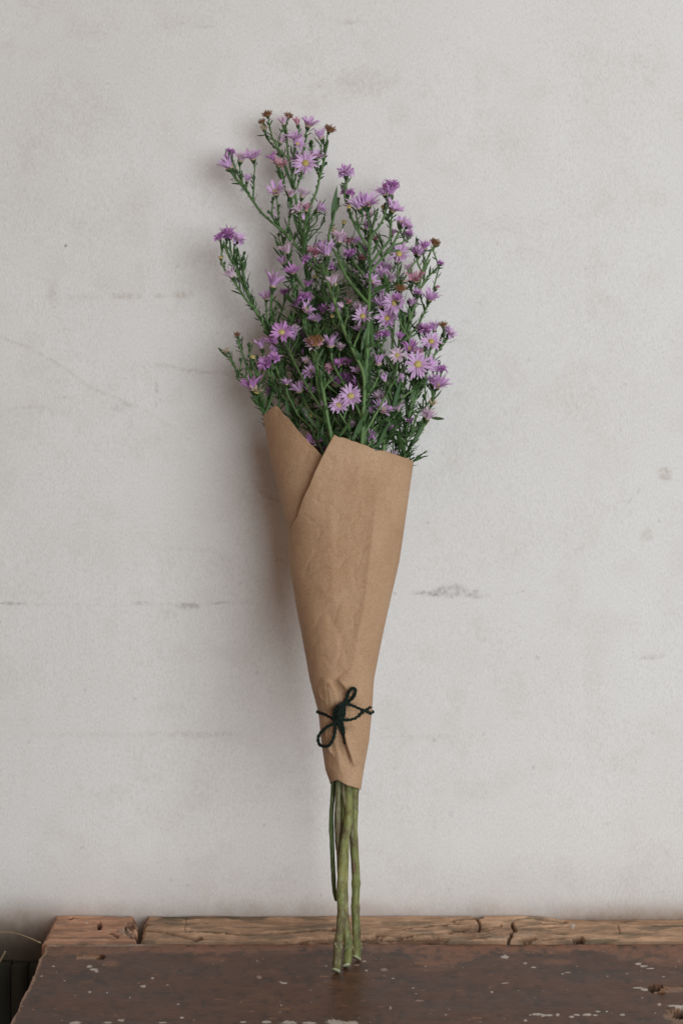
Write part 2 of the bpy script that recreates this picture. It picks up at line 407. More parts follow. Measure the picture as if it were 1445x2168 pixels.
# bare wood along the back edge: worn boundary
bx = [0, 95, 200, 300, 420, 560, 700, 780, 850, 900, 960, 1010, 1060, 1150, 1200, 1240, 1300, 1360, 1445, 1700]
by = [2012, 2012, 2020, 2016, 2020, 2014, 2012, 2010, 2016, 2040, 2046, 2022, 2014, 2022, 2018, 2014, 2016, 2034, 2036, 2030]
edge = np.interp(PXb, bx, by)+(m1-.5)*14+(m2-.5)*16+(m3-.5)*5
bare = 1-sst(-9, 7, PYb-edge)
C = blend(C, BARE*.95, bare*np.clip(.15+1.1*m2+.35*(m3-.5)-.25*m1, 0, .92))
C = blend(C, DARKC*2, .5*(1-sst(0, 7, np.abs(PYb-edge-6)))*sst(.4, .7, m1)*(1-bare))
pale = (1-sst(0, 4, PYb-2000))*(1-sst(270, 400, PXb)); C = blend(C, (.45, .37, .31), pale*(.5+.8*m2))
Hb -= .0005*bare
rn = sst(.60, .72, m2*.65+m1*.35)*(1-sst(2010, 2130, PYb)*.8); C = blend(C, BARE*.6, rn*.55); C = blend(C, (.024, .022, .018), sst(.58, .75, 1-m2)*.35)
for (x, y, rx, ry, a) in [(235, 2040, 22, 9, .6), (450, 2032, 40, 10, .45), (1175, 2036, 45, 8, .5), (1420, 2040, 60, 10, .4), (600, 2018, 60, 5, .3), (905, 2052, 60, 6, .3), (1070, 2030, 40, 6, .2)]:
    q = np.hypot((PXb-x)/rx, (PYb-y)/ry)+(m2-.5)*1.0; C = blend(C, BARE*.85, a*(1-sst(.4, 1.1, q)))
# worn left arris
eg = (PXb-px_of(XL, Dg)); lm = 1-sst(3, 8, eg+(m2-.5)*12-6*(1-sst(2120, 2165, PYb))*0); C = blend(C, TAN*.75, lm)
# tan chip and its hole
def rectm(x0, x1, y0, y1, s=2.0):
    return sst(x0-s, x0+s, PXb+(m2-.5)*5)*(1-sst(x1-s, x1+s, PXb+(m2-.5)*5))*sst(y0-s*.6, y0+s*.6, PYb+(m2-.5)*4)*(1-sst(y1-s*.6, y1+s*.6, PYb+(m2-.5)*4))
m = rectm(162, 212, 2022.5, 2031); C = blend(C, TAN*.8, m); Hb -= .0010*m
m = 1-sst(.7, 1.1, np.hypot((PXb-213)/10, (PYb-2027)/5)+(m3-.5)*.5); C = blend(C, DARKC, m); Hb -= .005*m
def fleck(x, y, rx, ry, col=WHITE, amt=.9, h=.0002, rag=.9):
    global C, Hb
    sel = (np.abs(PXb-x) < rx*2+4) & (np.abs(PYb-y) < ry*2+4)
    q = np.hypot((PXb-x)/rx, (PYb-y)/ry)+(m3-.5)*rag; mm = np.where(sel, amt*(1-sst(.75, 1.1, q)), 0)
    C = blend(C, col, mm); Hb = Hb+h*mm
for a in [(190, 2047, 7, 3), (198, 2053, 9, 2.5), (205, 2057, 4, 2), (303, 2088, 6, 3), (190, 2101, 3, 2.4), (227, 2102, 2, 1.8), (275, 2112, 2, 2),
          (88, 2067, 2, 1.6), (137, 2077, 2, 1.5), (323, 2071, 3, 2), (385, 2155, 5, 2.2), (378, 2126, 3, 1.8), (355, 2086, 2, 1.5), (113, 2046, 3, 1.4),
          (257, 2160, 8, 2.5), (160, 2166, 12, 3.5), (228, 2165, 10, 2.5), (345, 2165, 8, 2), (564, 2164, 11, 3), (612, 2165, 18, 4), (655, 2166, 15, 3),
          (709, 2164, 20, 6), (745, 2166, 14, 4), (515, 2164, 8, 2), (1067, 2026, 8, 4), (1068, 2023, 3, 3), (1111, 2039, 4, 2.5), (1129, 2048, 6, 1.8), (1068, 2082, 8, 1),
          (1200, 2059, 7, 1.2), (1190, 2062, 3, 1.5), (1040, 2101, 2.5, 2), (1135, 2148, 16, 3), (1150, 2150, 6, 3), (1162, 2150, 7, 2), (1180, 2149, 4, 3),
          (1208, 2153, 6, 2.4), (1221, 2149, 6, 2), (1241, 2149, 9, 3), (1265, 2142, 7, 1.6), (1260, 2150, 5, 2), (1283, 2142, 3, 1.5), (1316, 2149, 6, 2.5),
          (1350, 2041, 7, 3), (1362, 2046, 9, 2.2), (1376, 2051, 9, 1.3), (1350, 2092, 10, 1.6), (1362, 2096, 8, 2.8), (1395, 2128, 4, 3), (1386, 2146, 2, 1.5),
          (1111, 2161, 4, 2), (1425, 2130, 14, 2.2), (1437, 2132, 12, 3), (1284, 2067, 2, 1.4), (1326, 2062, 1.6, 1.4), (1403, 2068, 3, 1.3),
          (690, 2046, 2, 1.5), (755, 2044, 6, 2.2), (770, 2036, 4, 1.2), (775, 2055, 3, 2), (812, 2054, 8, 4), (831, 2072, 4, 1), (594, 2080, 4, 2),
          (600, 2082, 8, 2), (549, 2070, 6, 4), (595, 2128, 1.8, 1.4), (874, 2092, 2, 1.4), (887, 2119, 10, 2), (826, 2134, 1.8, 4), (943, 2150, 2, 1.5), (900, 2046, 2, 1.4)]:
    col = WHITE if a[0] not in (812, 549, 755, 887) else np.array((.36, .26, .22)); fleck(*a, col)
rs = np.random.RandomState(11)
for k in range(80):
    fleck(rs.uniform(20, 1445), 2008+160*rs.rand(), rs.uniform(.9, 2.0), rs.uniform(.8, 1.4), WHITE*rs.uniform(.5, .95), rs.uniform(.4, .9), .00008, .5)
for k in range(60):
    x, y = rs.uniform(30, 1440), 2012+155*rs.rand(); fleck(x, y, rs.uniform(3, 12), rs.uniform(.6, 1.6), BARE*rs.uniform(.7, 1.3), rs.uniform(.25, .6), -.0001, 1.2)
# knot hole and chip on the right
m = 1-sst(.8, 1.05, np.hypot((PXb-1415)/38, (PYb-2094)/8)+(m2-.5)*.7); C = blend(C, TAN*.62, m); Hb -= .0008*m
m = 1-sst(.75, 1.05, np.hypot((PXb-1390)/19, (PYb-2094)/9)+(m3-.5)*.4); C = blend(C, DARKC, m); Hb -= .006*m
m = 1-sst(.75, 1.05, np.hypot((PXb-1394)/15, (PYb-2098)/5)+(m3-.5)*.4); C = blend(C, TAN*.95, m); Hb += .005*m
m = 1-sst(.8, 1.05, np.hypot((PXb-1440)/38, (PYb-2150)/18)+(m2-.5)*.7); C = blend(C, TAN*.6, m); Hb -= .0008*m
m = 1-sst(.75, 1.05, np.hypot((PXb-1450)/30, (PYb-2145)/12)+(m3-.5)*.6); C = blend(C, DARKC, m); Hb -= .006*m
# arrises
Zb = Hb.copy(); Zb[0] -= .0012; Zb[:, 0] -= .0006
Vb = np.stack([Xb, -Dg, Zb], -1)
# left flank and back flank turned down
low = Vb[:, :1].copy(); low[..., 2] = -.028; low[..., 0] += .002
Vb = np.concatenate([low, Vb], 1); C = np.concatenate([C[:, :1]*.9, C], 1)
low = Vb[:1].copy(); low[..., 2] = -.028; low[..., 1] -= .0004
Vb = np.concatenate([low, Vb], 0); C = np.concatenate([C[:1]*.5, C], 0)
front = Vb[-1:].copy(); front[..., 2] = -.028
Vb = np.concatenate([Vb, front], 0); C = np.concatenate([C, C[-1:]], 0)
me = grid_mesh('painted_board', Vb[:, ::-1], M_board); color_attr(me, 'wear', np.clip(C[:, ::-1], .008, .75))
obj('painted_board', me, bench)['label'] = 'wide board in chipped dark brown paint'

# bare rail behind: a short block and a long cracked length
RT = lin(166, 139, 116)[:3]
def rail(name, xl_back, xl_front, xr_back, xr_front, feats, tint, seed, label):
    dd = np.concatenate([np.arange(.0015, DR-.0003, .0008)]); nx = max(60, int((xr_front-xl_front)*S/.0006))
    U, Dd = np.meshgrid(np.linspace(0, 1, nx), dd)
    pl = xl_front+(xl_back-xl_front)*(1-Dd/DR); pr = xr_front+(xr_back-xr_front)*(1-Dd/DR)
    pl = pl+(fbm(Dd*150, Dd*0, seed, 3)-.5)*9; pr = pr+(fbm(Dd*150, Dd*0+3, seed+1, 3)-.5)*9
    px = pl+(pr-pl)*U; py = py_of(Dd)
    q1 = fbm(px/90, py/9, seed+2, 4); q2 = fbm(px/22, py/4, seed+3, 4); q3 = fbm(px/5, py/2, seed+4, 2)
    H = .0012+.0014*(q1-.5)+.0012*(q2-.5); Cc = np.ones(px.shape+(3,))*np.array(tint)
    Cc *= (.60+.80*q1)[..., None]; Cc *= (.72+.56*q2)[..., None]; Cc = blend(Cc, (.15, .14, .11), .55*sst(.52, .70, fbm(px/60, py/7, seed+8, 4)))
    for ft in feats:
        k = ft[0]
        if k == 'crack':
            _, pts, wd, dep, col, a = ft
            q, al = polydist(px+(q2-.5)*8, py+(q2-.5)*5, pts); m = 1-sst(wd*.35, wd, q); H = H-dep*m; Cc = blend(Cc, col, m*a)
        elif k == 'hole':
            _, x, y, rx, ry, dep, col, a = ft
            m = 1-sst(.55 if rx > 20 else .7, 1.1, np.hypot((px-x)/rx, (py-y)/ry)+(q3-.5)*(.12 if rx > 20 else .5)+(q2-.5)*.8); H = H-dep*m; Cc = blend(Cc, col, m*a)
    # edges roll off
    er = np.minimum(U*(pr-pl), (1-U)*(pr-pl)); H = H-.0035*(1-sst(0, 7, er))
    bk = 1-sst(0, 3.5, py-1940-(q2-.5)*5); H = H-.0015*bk
    if name == 'rail_length':
        H = H-.0032*sst(1130, 1200, px)*(1-sst(0, 14, py-1950))
    Cc = blend(Cc, DARKC*2, .5*(1-sst(0, 3, 1998-py)))  # thin shadow where rail meets board, painted into the wood colour
    k = K(0)
    Xw = (px-722.5)*(S*(D-Dd)/D)
    Vv = np.stack([Xw, -Dd, H], -1)
    for side in (0, -1):
        lo = Vv[:, [side]].copy(); lo[..., 2] = -.028
        Vv = np.concatenate([lo, Vv], 1) if side == 0 else np.concatenate([Vv, lo], 1)
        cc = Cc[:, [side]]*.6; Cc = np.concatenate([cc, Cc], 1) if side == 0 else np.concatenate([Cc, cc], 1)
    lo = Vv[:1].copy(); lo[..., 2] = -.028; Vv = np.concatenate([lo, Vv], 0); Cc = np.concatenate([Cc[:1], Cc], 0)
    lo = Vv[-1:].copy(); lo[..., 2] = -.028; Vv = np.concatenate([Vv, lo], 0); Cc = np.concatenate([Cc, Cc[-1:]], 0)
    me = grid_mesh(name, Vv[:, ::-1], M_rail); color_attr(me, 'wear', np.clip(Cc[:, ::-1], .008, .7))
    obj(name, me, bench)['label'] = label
DK = (.062, .042, .030); MB_ = (.16, .095, .062); GR = (.13, .13, .09)
rail('rail_block', 119, 92, 287, 296, [
    ('hole', 150, 1949, 6, 4, .003, DK, .8), ('hole', 211, 1963, 6, 9, .006, DK, .95), ('hole', 259, 1940, 11, 4, .003, MB_, .7),
    ('crack', [(232, 1978), (250, 1986)], 4, .003, DK, .8), ('hole', 278, 1965, 14, 12, .0025, MB_, .9), ('crack', [(268, 1962), (268, 1980), (285, 1990)], 4, .003, DK, .7),
    ('hole', 292, 1985, 9, 12, .006, DK, .85), ('hole', 287, 1950, 8, 8, .003, DK, .6), ('hole', 265, 1977, 16, 8, -.0012, (.42, .34, .28), .7), ('hole', 183, 1957, 3, 2, -.0005, (.6, .55, .5), .8)],
    np.array(lin(166, 130, 108)[:3])*1.42, 61, 'short broken block of pinkish bare wood')
rail('rail_length', 310, 300, 1640, 1665, [
    ('crack', [(298, 1971), (330, 1973), (370, 1980), (395, 1986), (420, 1990)], 4.5, .004, MB_, .85), ('hole', 418, 1990, 11, 7, .007, DK, .95),
    ('crack', [(480, 1979), (545, 1980), (600, 1979), (650, 1974), (706, 1970)], 3.6, .0045, DK, .8),
    ('crack', [(420, 1977), (560, 1979)], 2, .001, MB_, .5), ('hole', 690, 1992, 70, 6.5, .0028, MB_, .75), ('crack', [(610, 1997), (690, 1994)], 2.5, .003, DK, .7),
    ('hole', 780, 1991, 34, 8, .0035, DK, .7), ('hole', 870, 1992, 80, 8, .003, MB_, .9), ('crack', [(795, 1981), (840, 1984), (880, 1982), (940, 1977), (980, 1972)], 3, .003, DK, .6),
    ('crack', [(820, 1973), (870, 1968), (930, 1962), (970, 1958)], 2.4, .002, MB_, .8), ('hole', 900, 1995, 16, 4.5, .005, DK, .9),
    ('crack', [(960, 1952), (1000, 1946), (1020, 1943)], 4, .002, MB_, .8), ('crack', [(1008, 1948), (1014, 1956), (1012, 1968)], 3.5, .0035, DK, .7), ('hole', 1000, 1972, 60, 12, .0015, MB_, .55),
    ('crack', [(1082, 1958), (1089, 1972), (1078, 1986), (1076, 1998)], 5, .0045, DK, .8), ('hole', 1112, 1992, 26, 5, .007, DK, .95), ('hole', 1105, 1983, 30, 4, -.002, (.40, .30, .23), .7),
    ('crack', [(1090, 1950), (1140, 1948), (1195, 1948)], 3.5, .003, GR, .8), ('crack', [(1150, 1960), (1180, 1955), (1200, 1950)], 3, .003, MB_, .9),
    ('crack', [(1140, 1994), (1180, 1988), (1230, 1986)], 3, .003, DK, .7), ('hole', 1222, 1991, 14, 6, .005, DK, .8), ('hole', 1050, 1990, 30, 5, -.0015, (.42, .33, .26), .6),
    ('crack', [(985, 1985), (1030, 1988), (1060, 1985)], 3, .003, MB_, .8), ('crack', [(960, 1969), (1060, 1963)], 2.5, .003, DK, .5), ('crack', [(1100, 1968), (1200, 1965)], 2.2, .0015, MB_, .5),
    ('hole', 1211, 1962, 4, 8, -.0006, (.60, .57, .52), .95), ('hole', 1270, 1994, 40, 5, .001, GR, .7), ('crack', [(1306, 1962), (1312, 1980)], 2.4, .001, MB_, .5), ('crack', [(1320, 1956), (1445, 1955)], 3, .002, DK, .5), ('hole', 1410, 1960, 50, 6, .0005, GR, .7),
    ('hole', 370, 1945, 40, 6, .0004, GR, .6), ('hole', 520, 1946, 60, 6, .0004, GR, .6), ('hole', 444, 1938, 10, 4, .002, DK, .6), ('crack', [(395, 1945), (393, 1975)], 2, .0006, GR, .6), ('crack', [(350, 1957), (480, 1958)], 2, .0006, GR, .5), ('crack', [(480, 1976), (400, 1975)], 2.2, .001, GR, .7)],
    np.array(lin(166, 138, 114)[:3])*1.42, 71, 'long split and cracked length of bare old wood')
# underframe of the bench (out of the light, seen only past the left end)
M_under = plain('old_underframe', (.03, .024, .018), (.07, .05, .036), .8, 50, (1, 1, .2))
for (a0, a1, b0, b1) in [(-.215, -.175, -.275, -.235), (-.215, -.175, -.06, -.02), (.36, .40, -.275, -.235), (.36, .40, -.06, -.02)]:
    mb = MB(); box(mb, a0, a1, b0, b1, -.499, -.0285); obj('leg', mb.mesh('leg', M_under), bench)
mb = MB(); box(mb, -.17, .36, -.272, -.25, -.09, -.0285); obj('apron', mb.mesh('apron', M_under), bench)

# the loose straws at the left end
M_straw = plain('dry_straw', (.30, .22, .13), (.42, .33, .21), .7)
def straw(pts, r, label):
    q = [(P(x, y, d), r) for x, y, d in pts]; loc = q[0][0].copy()
    mb = MB(); tube(mb, [(p-loc, rr) for p, rr in catmull(q, 5)], 6)
    o = obj('straw', mb.mesh('straw', M_straw), None, loc); o['label'] = label; o['category'] = 'straw'
straw([(-30, 1974, .03), (20, 1974, .04), (50, 1981, .055), (86, 1996, d_on_bench(1996)-.001)], .00055, 'long thin dry straw arching to the corner of the bench')
straw([(-12, 2056, .05), (0, 2036, .05), (12, 2014, .05)], .0007, 'short straw stub at the left edge below the long straw')

# ------------------------------------------------------------------ paper wrap
SIL = [(850, 550, 888), (890, 558, 884), (975, 574, 874), (1030, 588, 866), (1080, 600, 859), (1130, 612, 852), (1190, 614, 843), (1290, 630, 820),
       (1340, 640, 809), (1400, 651, 797), (1435, 657, 790), (1460, 663, 788), (1500, 674, 786), (1520, 677.5, 784), (1570, 682, 779), (1630, 691, 768), (1655, 700, 764), (1680, 704, 761)]
DEP = [(850, .040), (975, .036), (1190, .030), (1400, .024), (1460, .0205), (1510, .0165), (1560, .0170), (1620, .0145), (1680, .0125)]
AX = [(240, .022), (450, .038), (700, .055), (950, .070), (1510, .108), (2050, .135), (2100, .14)]
def axd(py): return float(np.interp(py, [a[0] for a in AX], [a[1] for a in AX]))
def tabn(v, tab, i): return np.interp(v, [a[0] for a in tab], [a[i] for a in tab])
def paper_front(px, py):
    L, Rr = lerp_tab(py, SIL); c = (L+Rr)/2; w = (Rr-L)/2; h = lerp_tab(py, DEP)
    q = max(-1, min(1, (px-c)/w)); return axd(py)+h*math.sqrt(1-q*q)
TH1 = [(900, -365), (920, -365), (980, -378), (1030, -390), (1095, -411), (1130, -436), (1200, -468), (1450, -515), (1700, -520)]
TOP = [(-440, 900), (-375, 914), (-368, 917), (-365, 920), (-362, 927), (-358, 930), (-350, 936), (-330, 953), (-300, 970), (-270, 978), (-230, 985), (-180, 960), (-140, 915), (-110, 895), (-90, 890), (-77, 878), (-69, 873),
       (-58, 862), (-54, 857), (-50, 866), (-41, 891), (-29, 930), (-15, 967), (20, 1066)]
BOT = [(-180, 1662), (-110, 1660), (-75, 1657), (-35, 1651.5), (-28, 1652), (5, 1663), (75, 1672.5), (110, 1668), (180, 1662)]
nu, ns = 330, 300
u = np.linspace(0, 1, nu)
def th_of(u, py): return 20+(tabn(py, TH1, 1)-20)*u
top = np.full(nu, 940.)
for k in range(60): top = .6*top+.4*tabn(th_of(u, top), TOP, 1)
top[-1] = 920; 
top += (fbm(u*40, u*0, 81, 3)-.5)*5+(fbm(u*150, u*0, 82, 2)-.5)*2.5
bot = np.full(nu, 1660.)
for k in range(10):
    a = th_of(u, bot); a = (a+180) % 360-180; bot = tabn(a, BOT, 1)
s = np.linspace(0, 1, ns)[:, None]
PYp = bot[None]+(top-bot)[None]*s
TH = th_of(u[None], PYp); rad = np.radians(TH)
L = tabn(PYp, SIL, 1); Rr = tabn(PYp, SIL, 2); Hh = tabn(PYp, DEP, 1)
AXp = tabn(PYp, AX, 1)
layer = (20-TH)/360.
# the wrap is not a true ellipse: broad facets and folds
a_ = (TH+180) % 360-180
pxa = (L+Rr)/2+(Rr-L)/2*np.sin(rad)
Fr = np.where(np.cos(rad) > 0, 1.0, 0.0)*np.sqrt(np.clip(np.cos(rad), 0, 1))
disp = np.zeros(TH.shape)
outer = (layer > .72)
g1 = fbm(pxa/120+layer*3, PYp/240, 91, 3)-.5; g2 = fbm(pxa/40+layer*5, PYp/70, 92, 3)-.5; g3 = fbm(pxa/14, PYp/22, 93, 2)-.5
g4 = np.abs(fbm(pxa/26+layer*7+PYp/90, PYp/48-pxa/120, 94, 2)-.5)
disp += g1*.0036+g2*.0014+g3*.00030-np.clip(.10-g4, 0, 1)*.0045
def fold(pts, wl, wr, amp):
    """ridge along pts, falling off over wl pixels to its left and wr to its right"""
    global disp
    q, al = polydist(pxa, PYp, pts)
    # signed side by nearest x on the line
    ys = [p[1] for p in pts]; xs_ = [p[0] for p in pts]
    if ys[0] > ys[-1]: ys = ys[::-1]; xs_ = xs_[::-1]
    sd = pxa-np.interp(PYp, ys, xs_)
    w = np.where(sd < 0, wl, wr)
    t = np.sin(np.pi*np.clip(al, 0, 1))**.6
    disp = disp+amp*np.exp(-(q/w)**1.05)*t*Fr*outer
fold([(800, 985), (790, 1100), (768, 1290), (752, 1370), (738, 1440)], 12, 60, .0040)
fold([(720, 980), (700, 1100), (705, 1250), (722, 1330)], 40, 14, .0010)
fold([(690, 1290), (720, 1350), (738, 1420)], 8, 22, -.0012)
fold([(681, 1436), (700, 1446), (716, 1470), (726, 1490)], 26, 5, .0044)
fold([(714, 1436), (728, 1452), (740, 1470), (738, 1490)], 6, 20, .0048)
fold([(700, 1440), (712, 1462), (722, 1488)], 6, 5, -.0030)
fold([(665, 1450), (684, 1480), (700, 1496)], 9, 9, .0018)
fold([(727, 1540), (733, 1575), (741, 1600), (748, 1624)], 3, 28, .0052)
fold([(722, 1545), (730, 1585), (738, 1620)], 10, 3, -.0030)
fold([(692, 1575), (700, 1590), (708, 1602)], 5, 4, .0026)
fold([(700, 1560), (704, 1590), (700, 1625)], 10, 14, -.0014)
fold([(706, 1560), (716, 1600), (722, 1640)], 10, 9, .0013)
fold([(745, 1540), (760, 1600)], 12, 12, .0008)
fold([(752, 1445), (764, 1480), (768, 1500)], 12, 12, .0012)
fold([(790, 1100), (798, 1120), (806, 1135)], 3, 4, .0006)
fold([(672, 1230), (690, 1260), (720, 1280)], 6, 10, .0005)
for x0, x1, y1, am in [(686, 676, 1452, .0012), (694, 688, 1440, .0009), (704, 697, 1455, .0010), (744, 756, 1446, .0013), (754, 770, 1462, .0010), (764, 778, 1470, .0009), (739, 746, 1425, .0009),
                       (688, 692, 1575, .0011), (700, 699, 1600, .0010), (712, 714, 1560, .0009), (741, 750, 1580, .0010), (752, 762, 1565, .0009), (764, 768, 1550, .0008), (773, 772, 1560, .0008)]:
    fold([(x0, 1506), ((x0+x1)/2+1, (1506+y1)/2), (x1, y1)], 4, 3, am)
nip = np.exp(-((PYp-1508)/5.5)**2); disp -= .0011*nip*(np.cos(rad) > 0)
# lift of the free front corner away from the layer below
lift = np.clip((u[None]-.86)/.14, 0, 1)**2*sst(1180, 940, PYp)*.008
disp += lift
rr_ = .0008*layer+disp
ksc = S*(D-AXp)/D
Xp = ((L+Rr)/2-722.5)*ksc+((Rr-L)/2*ksc+.0006*layer+np.where(np.abs(np.sin(rad)) > .97, 0, disp*.35))*np.sin(rad)
Dp = AXp+(Hh+rr_)*np.cos(rad)
# fold line at the left flap: flatter front
Zp = ZC-(PYp-1084)*ksc
# same pixel height whatever the depth of that bit of paper
Zp = ZC-(PYp-1084)*S*(D-Dp)/D
Xp = np.where(np.cos(rad) > 0, (Xp/ksc)*S*(D-Dp)/D, Xp)
Vp = np.stack([Xp, -Dp, Zp], -1)
wrap = thing('paper_wrap', 'brown kraft paper cone wrapped around the purple aster bouquet', 'wrapping paper', tuple(Vp[0, nu//2]))
me = grid_mesh('sheet', Vp, M_paper)
sh = obj('sheet', me, wrap)
md = sh.modifiers.new('thick', 'SOLIDIFY'); md.thickness = .00028; md.offset = 0

# ------------------------------------------------------------------ twine bow
def ply(mb, pts, r, twist=900, fuzz=0, rnd=R):
    c = catmull(pts, 10); L = 0; prev = c[0][0]; st = [[], []]
    t = (c[1][0]-c[0][0]).normalized(); u_ = t.orthogonal().normalized()
    for i, (p, rr) in enumerate(c):
        L += (p-prev).length; prev = p
        t2 = (c[min(i+1, len(c)-1)][0]-c[max(i-1, 0)][0]).normalized()
        u_ = (u_-t2*u_.dot(t2)).normalized(); w = t2.cross(u_)
        for k in (0, 1):
            a = L*twist+math.pi*k
            st[k].append((p+(u_*math.cos(a)+w*math.sin(a))*rr*.40, rr*.74*(1+rnd.uniform(-.08, .08))))
    for k in (0, 1): tube(mb, st[k], 6)
    for i in range(fuzz):
        p, rr = rnd.choice(c); d = Vector((rnd.gauss(0, 1), rnd.gauss(0, .7), rnd.gauss(0, 1))).normalized()
        e = Vector((rnd.gauss(0, 1), rnd.gauss(0, .7), rnd.gauss(0, 1))).normalized(); l = rnd.uniform(.002, .005)
        tube(mb, [(p+d*rr, .00007), (p+d*(rr+l*.5)+e*l*.2, .00007), (p+d*(rr+l*.7)+e*l*.6, .00004)], 3, False)
TR = .00122
def tw(pts, lift=.0012, r=TR): return [(P(x, y, paper_front(min(max(x, 678), 782), y)+lift+(e[0] if e else 0)), r) for x, y, *e in pts]
bowp = P(716, 1508, paper_front(716, 1508)+.003)
bow = thing('twine_bow', 'dark green twine tied in a small bow around the paper', 'twine', bowp)
mb = MB()   # the turn round the wrap: front left strand, behind, and two strands meeting at the right
back = []
for a in np.linspace(-88, -272, 13):
    d = axd(1508)+(lerp_tab(1508, DEP)+.0015)*math.cos(math.radians(a)); c_, w_ = (675+786)/2, (786-675)/2+3
    back.append((P(c_+w_*math.sin(math.radians(a)), 1507, d), TR))
ply(mb, tw([(708, 1524, .002), (698, 1518), (686, 1512), (677, 1509)])+back[:], TR, fuzz=20)
ply(mb, tw([(731, 1490, .003), (744, 1493, .001), (758, 1499), (772, 1505), (786, 1511)], .0014), TR, fuzz=20)
ply(mb, tw([(724, 1524, .002), (738, 1524), (748, 1522), (756, 1518), (765, 1510, .0008), (774, 1503, .0004), (784, 1497)], .0014), TR*.95, fuzz=20)
obj('turn', mb.mesh('turn', M_twine), bow)
mb = MB(); ply(mb, tw([(724, 1496, .004), (731, 1484, .004), (735, 1472, .005), (741, 1461, .007), (749, 1457, .008), (752, 1463, .008), (748, 1475, .006), (740, 1483, .004), (730, 1492, .003)]), TR*1.02, fuzz=26)
obj('loop', mb.mesh('loop', M_twine), bow)['label'] = 'small upper loop'
mb = MB(); ply(mb, tw([(714, 1526, .004), (704, 1533, .004), (690, 1540, .005), (678, 1552, .008), (673, 1564, .009), (676, 1576, .008), (686, 1580, .006), (697, 1577, .005), (705, 1564, .004), (709, 1548, .003), (711, 1528, .003)]), TR*1.02, fuzz=30)
obj('loop', mb.mesh('loop', M_twine), bow)['label'] = 'large lower left loop'
for pts in ([(713, 1524, .004), (720, 1540, .003), (727, 1556, .002), (733, 1577, .001)], [(721, 1520, .004), (726, 1540, .003), (729, 1558, .0022), (731, 1575, .0016)]):
    mb = MB(); ply(mb, tw(pts), TR*1.0, fuzz=16); obj('tail', mb.mesh('tail', M_twine), bow)
mb = MB()
for pts in ([(708, 1528, .004), (706, 1514, .006), (710, 1500, .006), (720, 1492, .006), (732, 1488, .004)], [(724, 1526, .004), (728, 1512, .006), (728, 1500, .006), (722, 1492, .004)],
            [(706, 1520, .003), (714, 1512, .008), (722, 1504, .007), (730, 1494, .003)], [(712, 1528, .003), (716, 1516, .0085), (718, 1504, .0085), (722, 1490, .003)],
            [(718, 1529, .003), (722, 1518, .007), (724, 1505, .0078), (727, 1490, .003)], [(707, 1508, .003), (714, 1504, .007), (722, 1502, .008), (729, 1506, .003)], [(708, 1520, .003), (715, 1521, .007), (722, 1520, .007), (727, 1517, .003)]):
    ply(mb, tw(pts), TR*1.15, fuzz=20)
obj('knot', mb.mesh('knot', M_twine), bow)

# ------------------------------------------------------------------ flower pieces (unit size)
def petals_mesh(kind, col, seed):
    r = random.Random(seed); mb = MB()
    spec = dict(open=(34, 62, 104, .086, 1.0, 3), half=(36, 36, 72, .082, 1.08, 3), fan=(34, 14, 56, .080, 1.2, 3), closed=(13, 6, 22, .10, 1.1, 1),
                curly=(30, 30, 120, .12, .95, 3), dry=(24, 20, 80, .075, .62, 2), tuft=(26, 8, 38, .05, .62, 2))[kind]
    n, f0, f1, hw, LL, rings = spec
    for k in range(n):
        ring = k % rings
        a = 2*math.pi*(k+r.uniform(-.35, .35))/n
        if kind == 'open' and r.random() < .06: continue
        L = LL*r.uniform(.68, 1.12)*(1-.10*ring)
        p0 = math.radians(f0+r.uniform(-15, 15)-ring*10); p1 = math.radians(f1+r.uniform(-24, 24)-ring*10)
        side = r.uniform(-.45, .45); tw_ = r.uniform(-1.1, 1.1)
        if kind == 'curly': p1 += math.radians(r.uniform(-50, 110)); tw_ *= 3; side *= 2.5; L *= r.uniform(.6, 1)
        if kind in ('dry', 'tuft'): p1 += math.radians(r.uniform(-60, 90)); tw_ *= 4; side *= 3
        w = hw*r.uniform(.75, 1.15); seg = 6
        er = Vector((math.cos(a), math.sin(a), 0)); et = Vector((-math.sin(a), math.cos(a), 0)); ez = Vector((0, 0, 1))
        p = er*.15+ez*.0; V = []
        for i in range(seg+1):
            t = i/seg; ph = p0+(p1-p0)*t**1.3; dr = er*math.sin(ph)+ez*math.cos(ph)+et*side*t; dr.normalize()
            if i: p = p+dr*(L/seg)
            nn = (ez*math.sin(ph)-er*math.cos(ph))
            ww = w*(.42+.58*min(1, t*2.2))*(1 if t < .8 else (.86 if t < .95 else .34))
            ta = tw_*t; e = et*math.cos(ta)+nn*math.sin(ta)
            V += [p-e*ww, p-nn*ww*.32*(1 if kind != 'curly' else 2.0), p+e*ww]
        F = []
        for i in range(seg):
            b_ = i*3; F += [(b_, b_+1, b_+4, b_+3), (b_+1, b_+2, b_+5, b_+4)]
        mb.add(V, F)
    return mb.mesh('petals', M_pet[col])
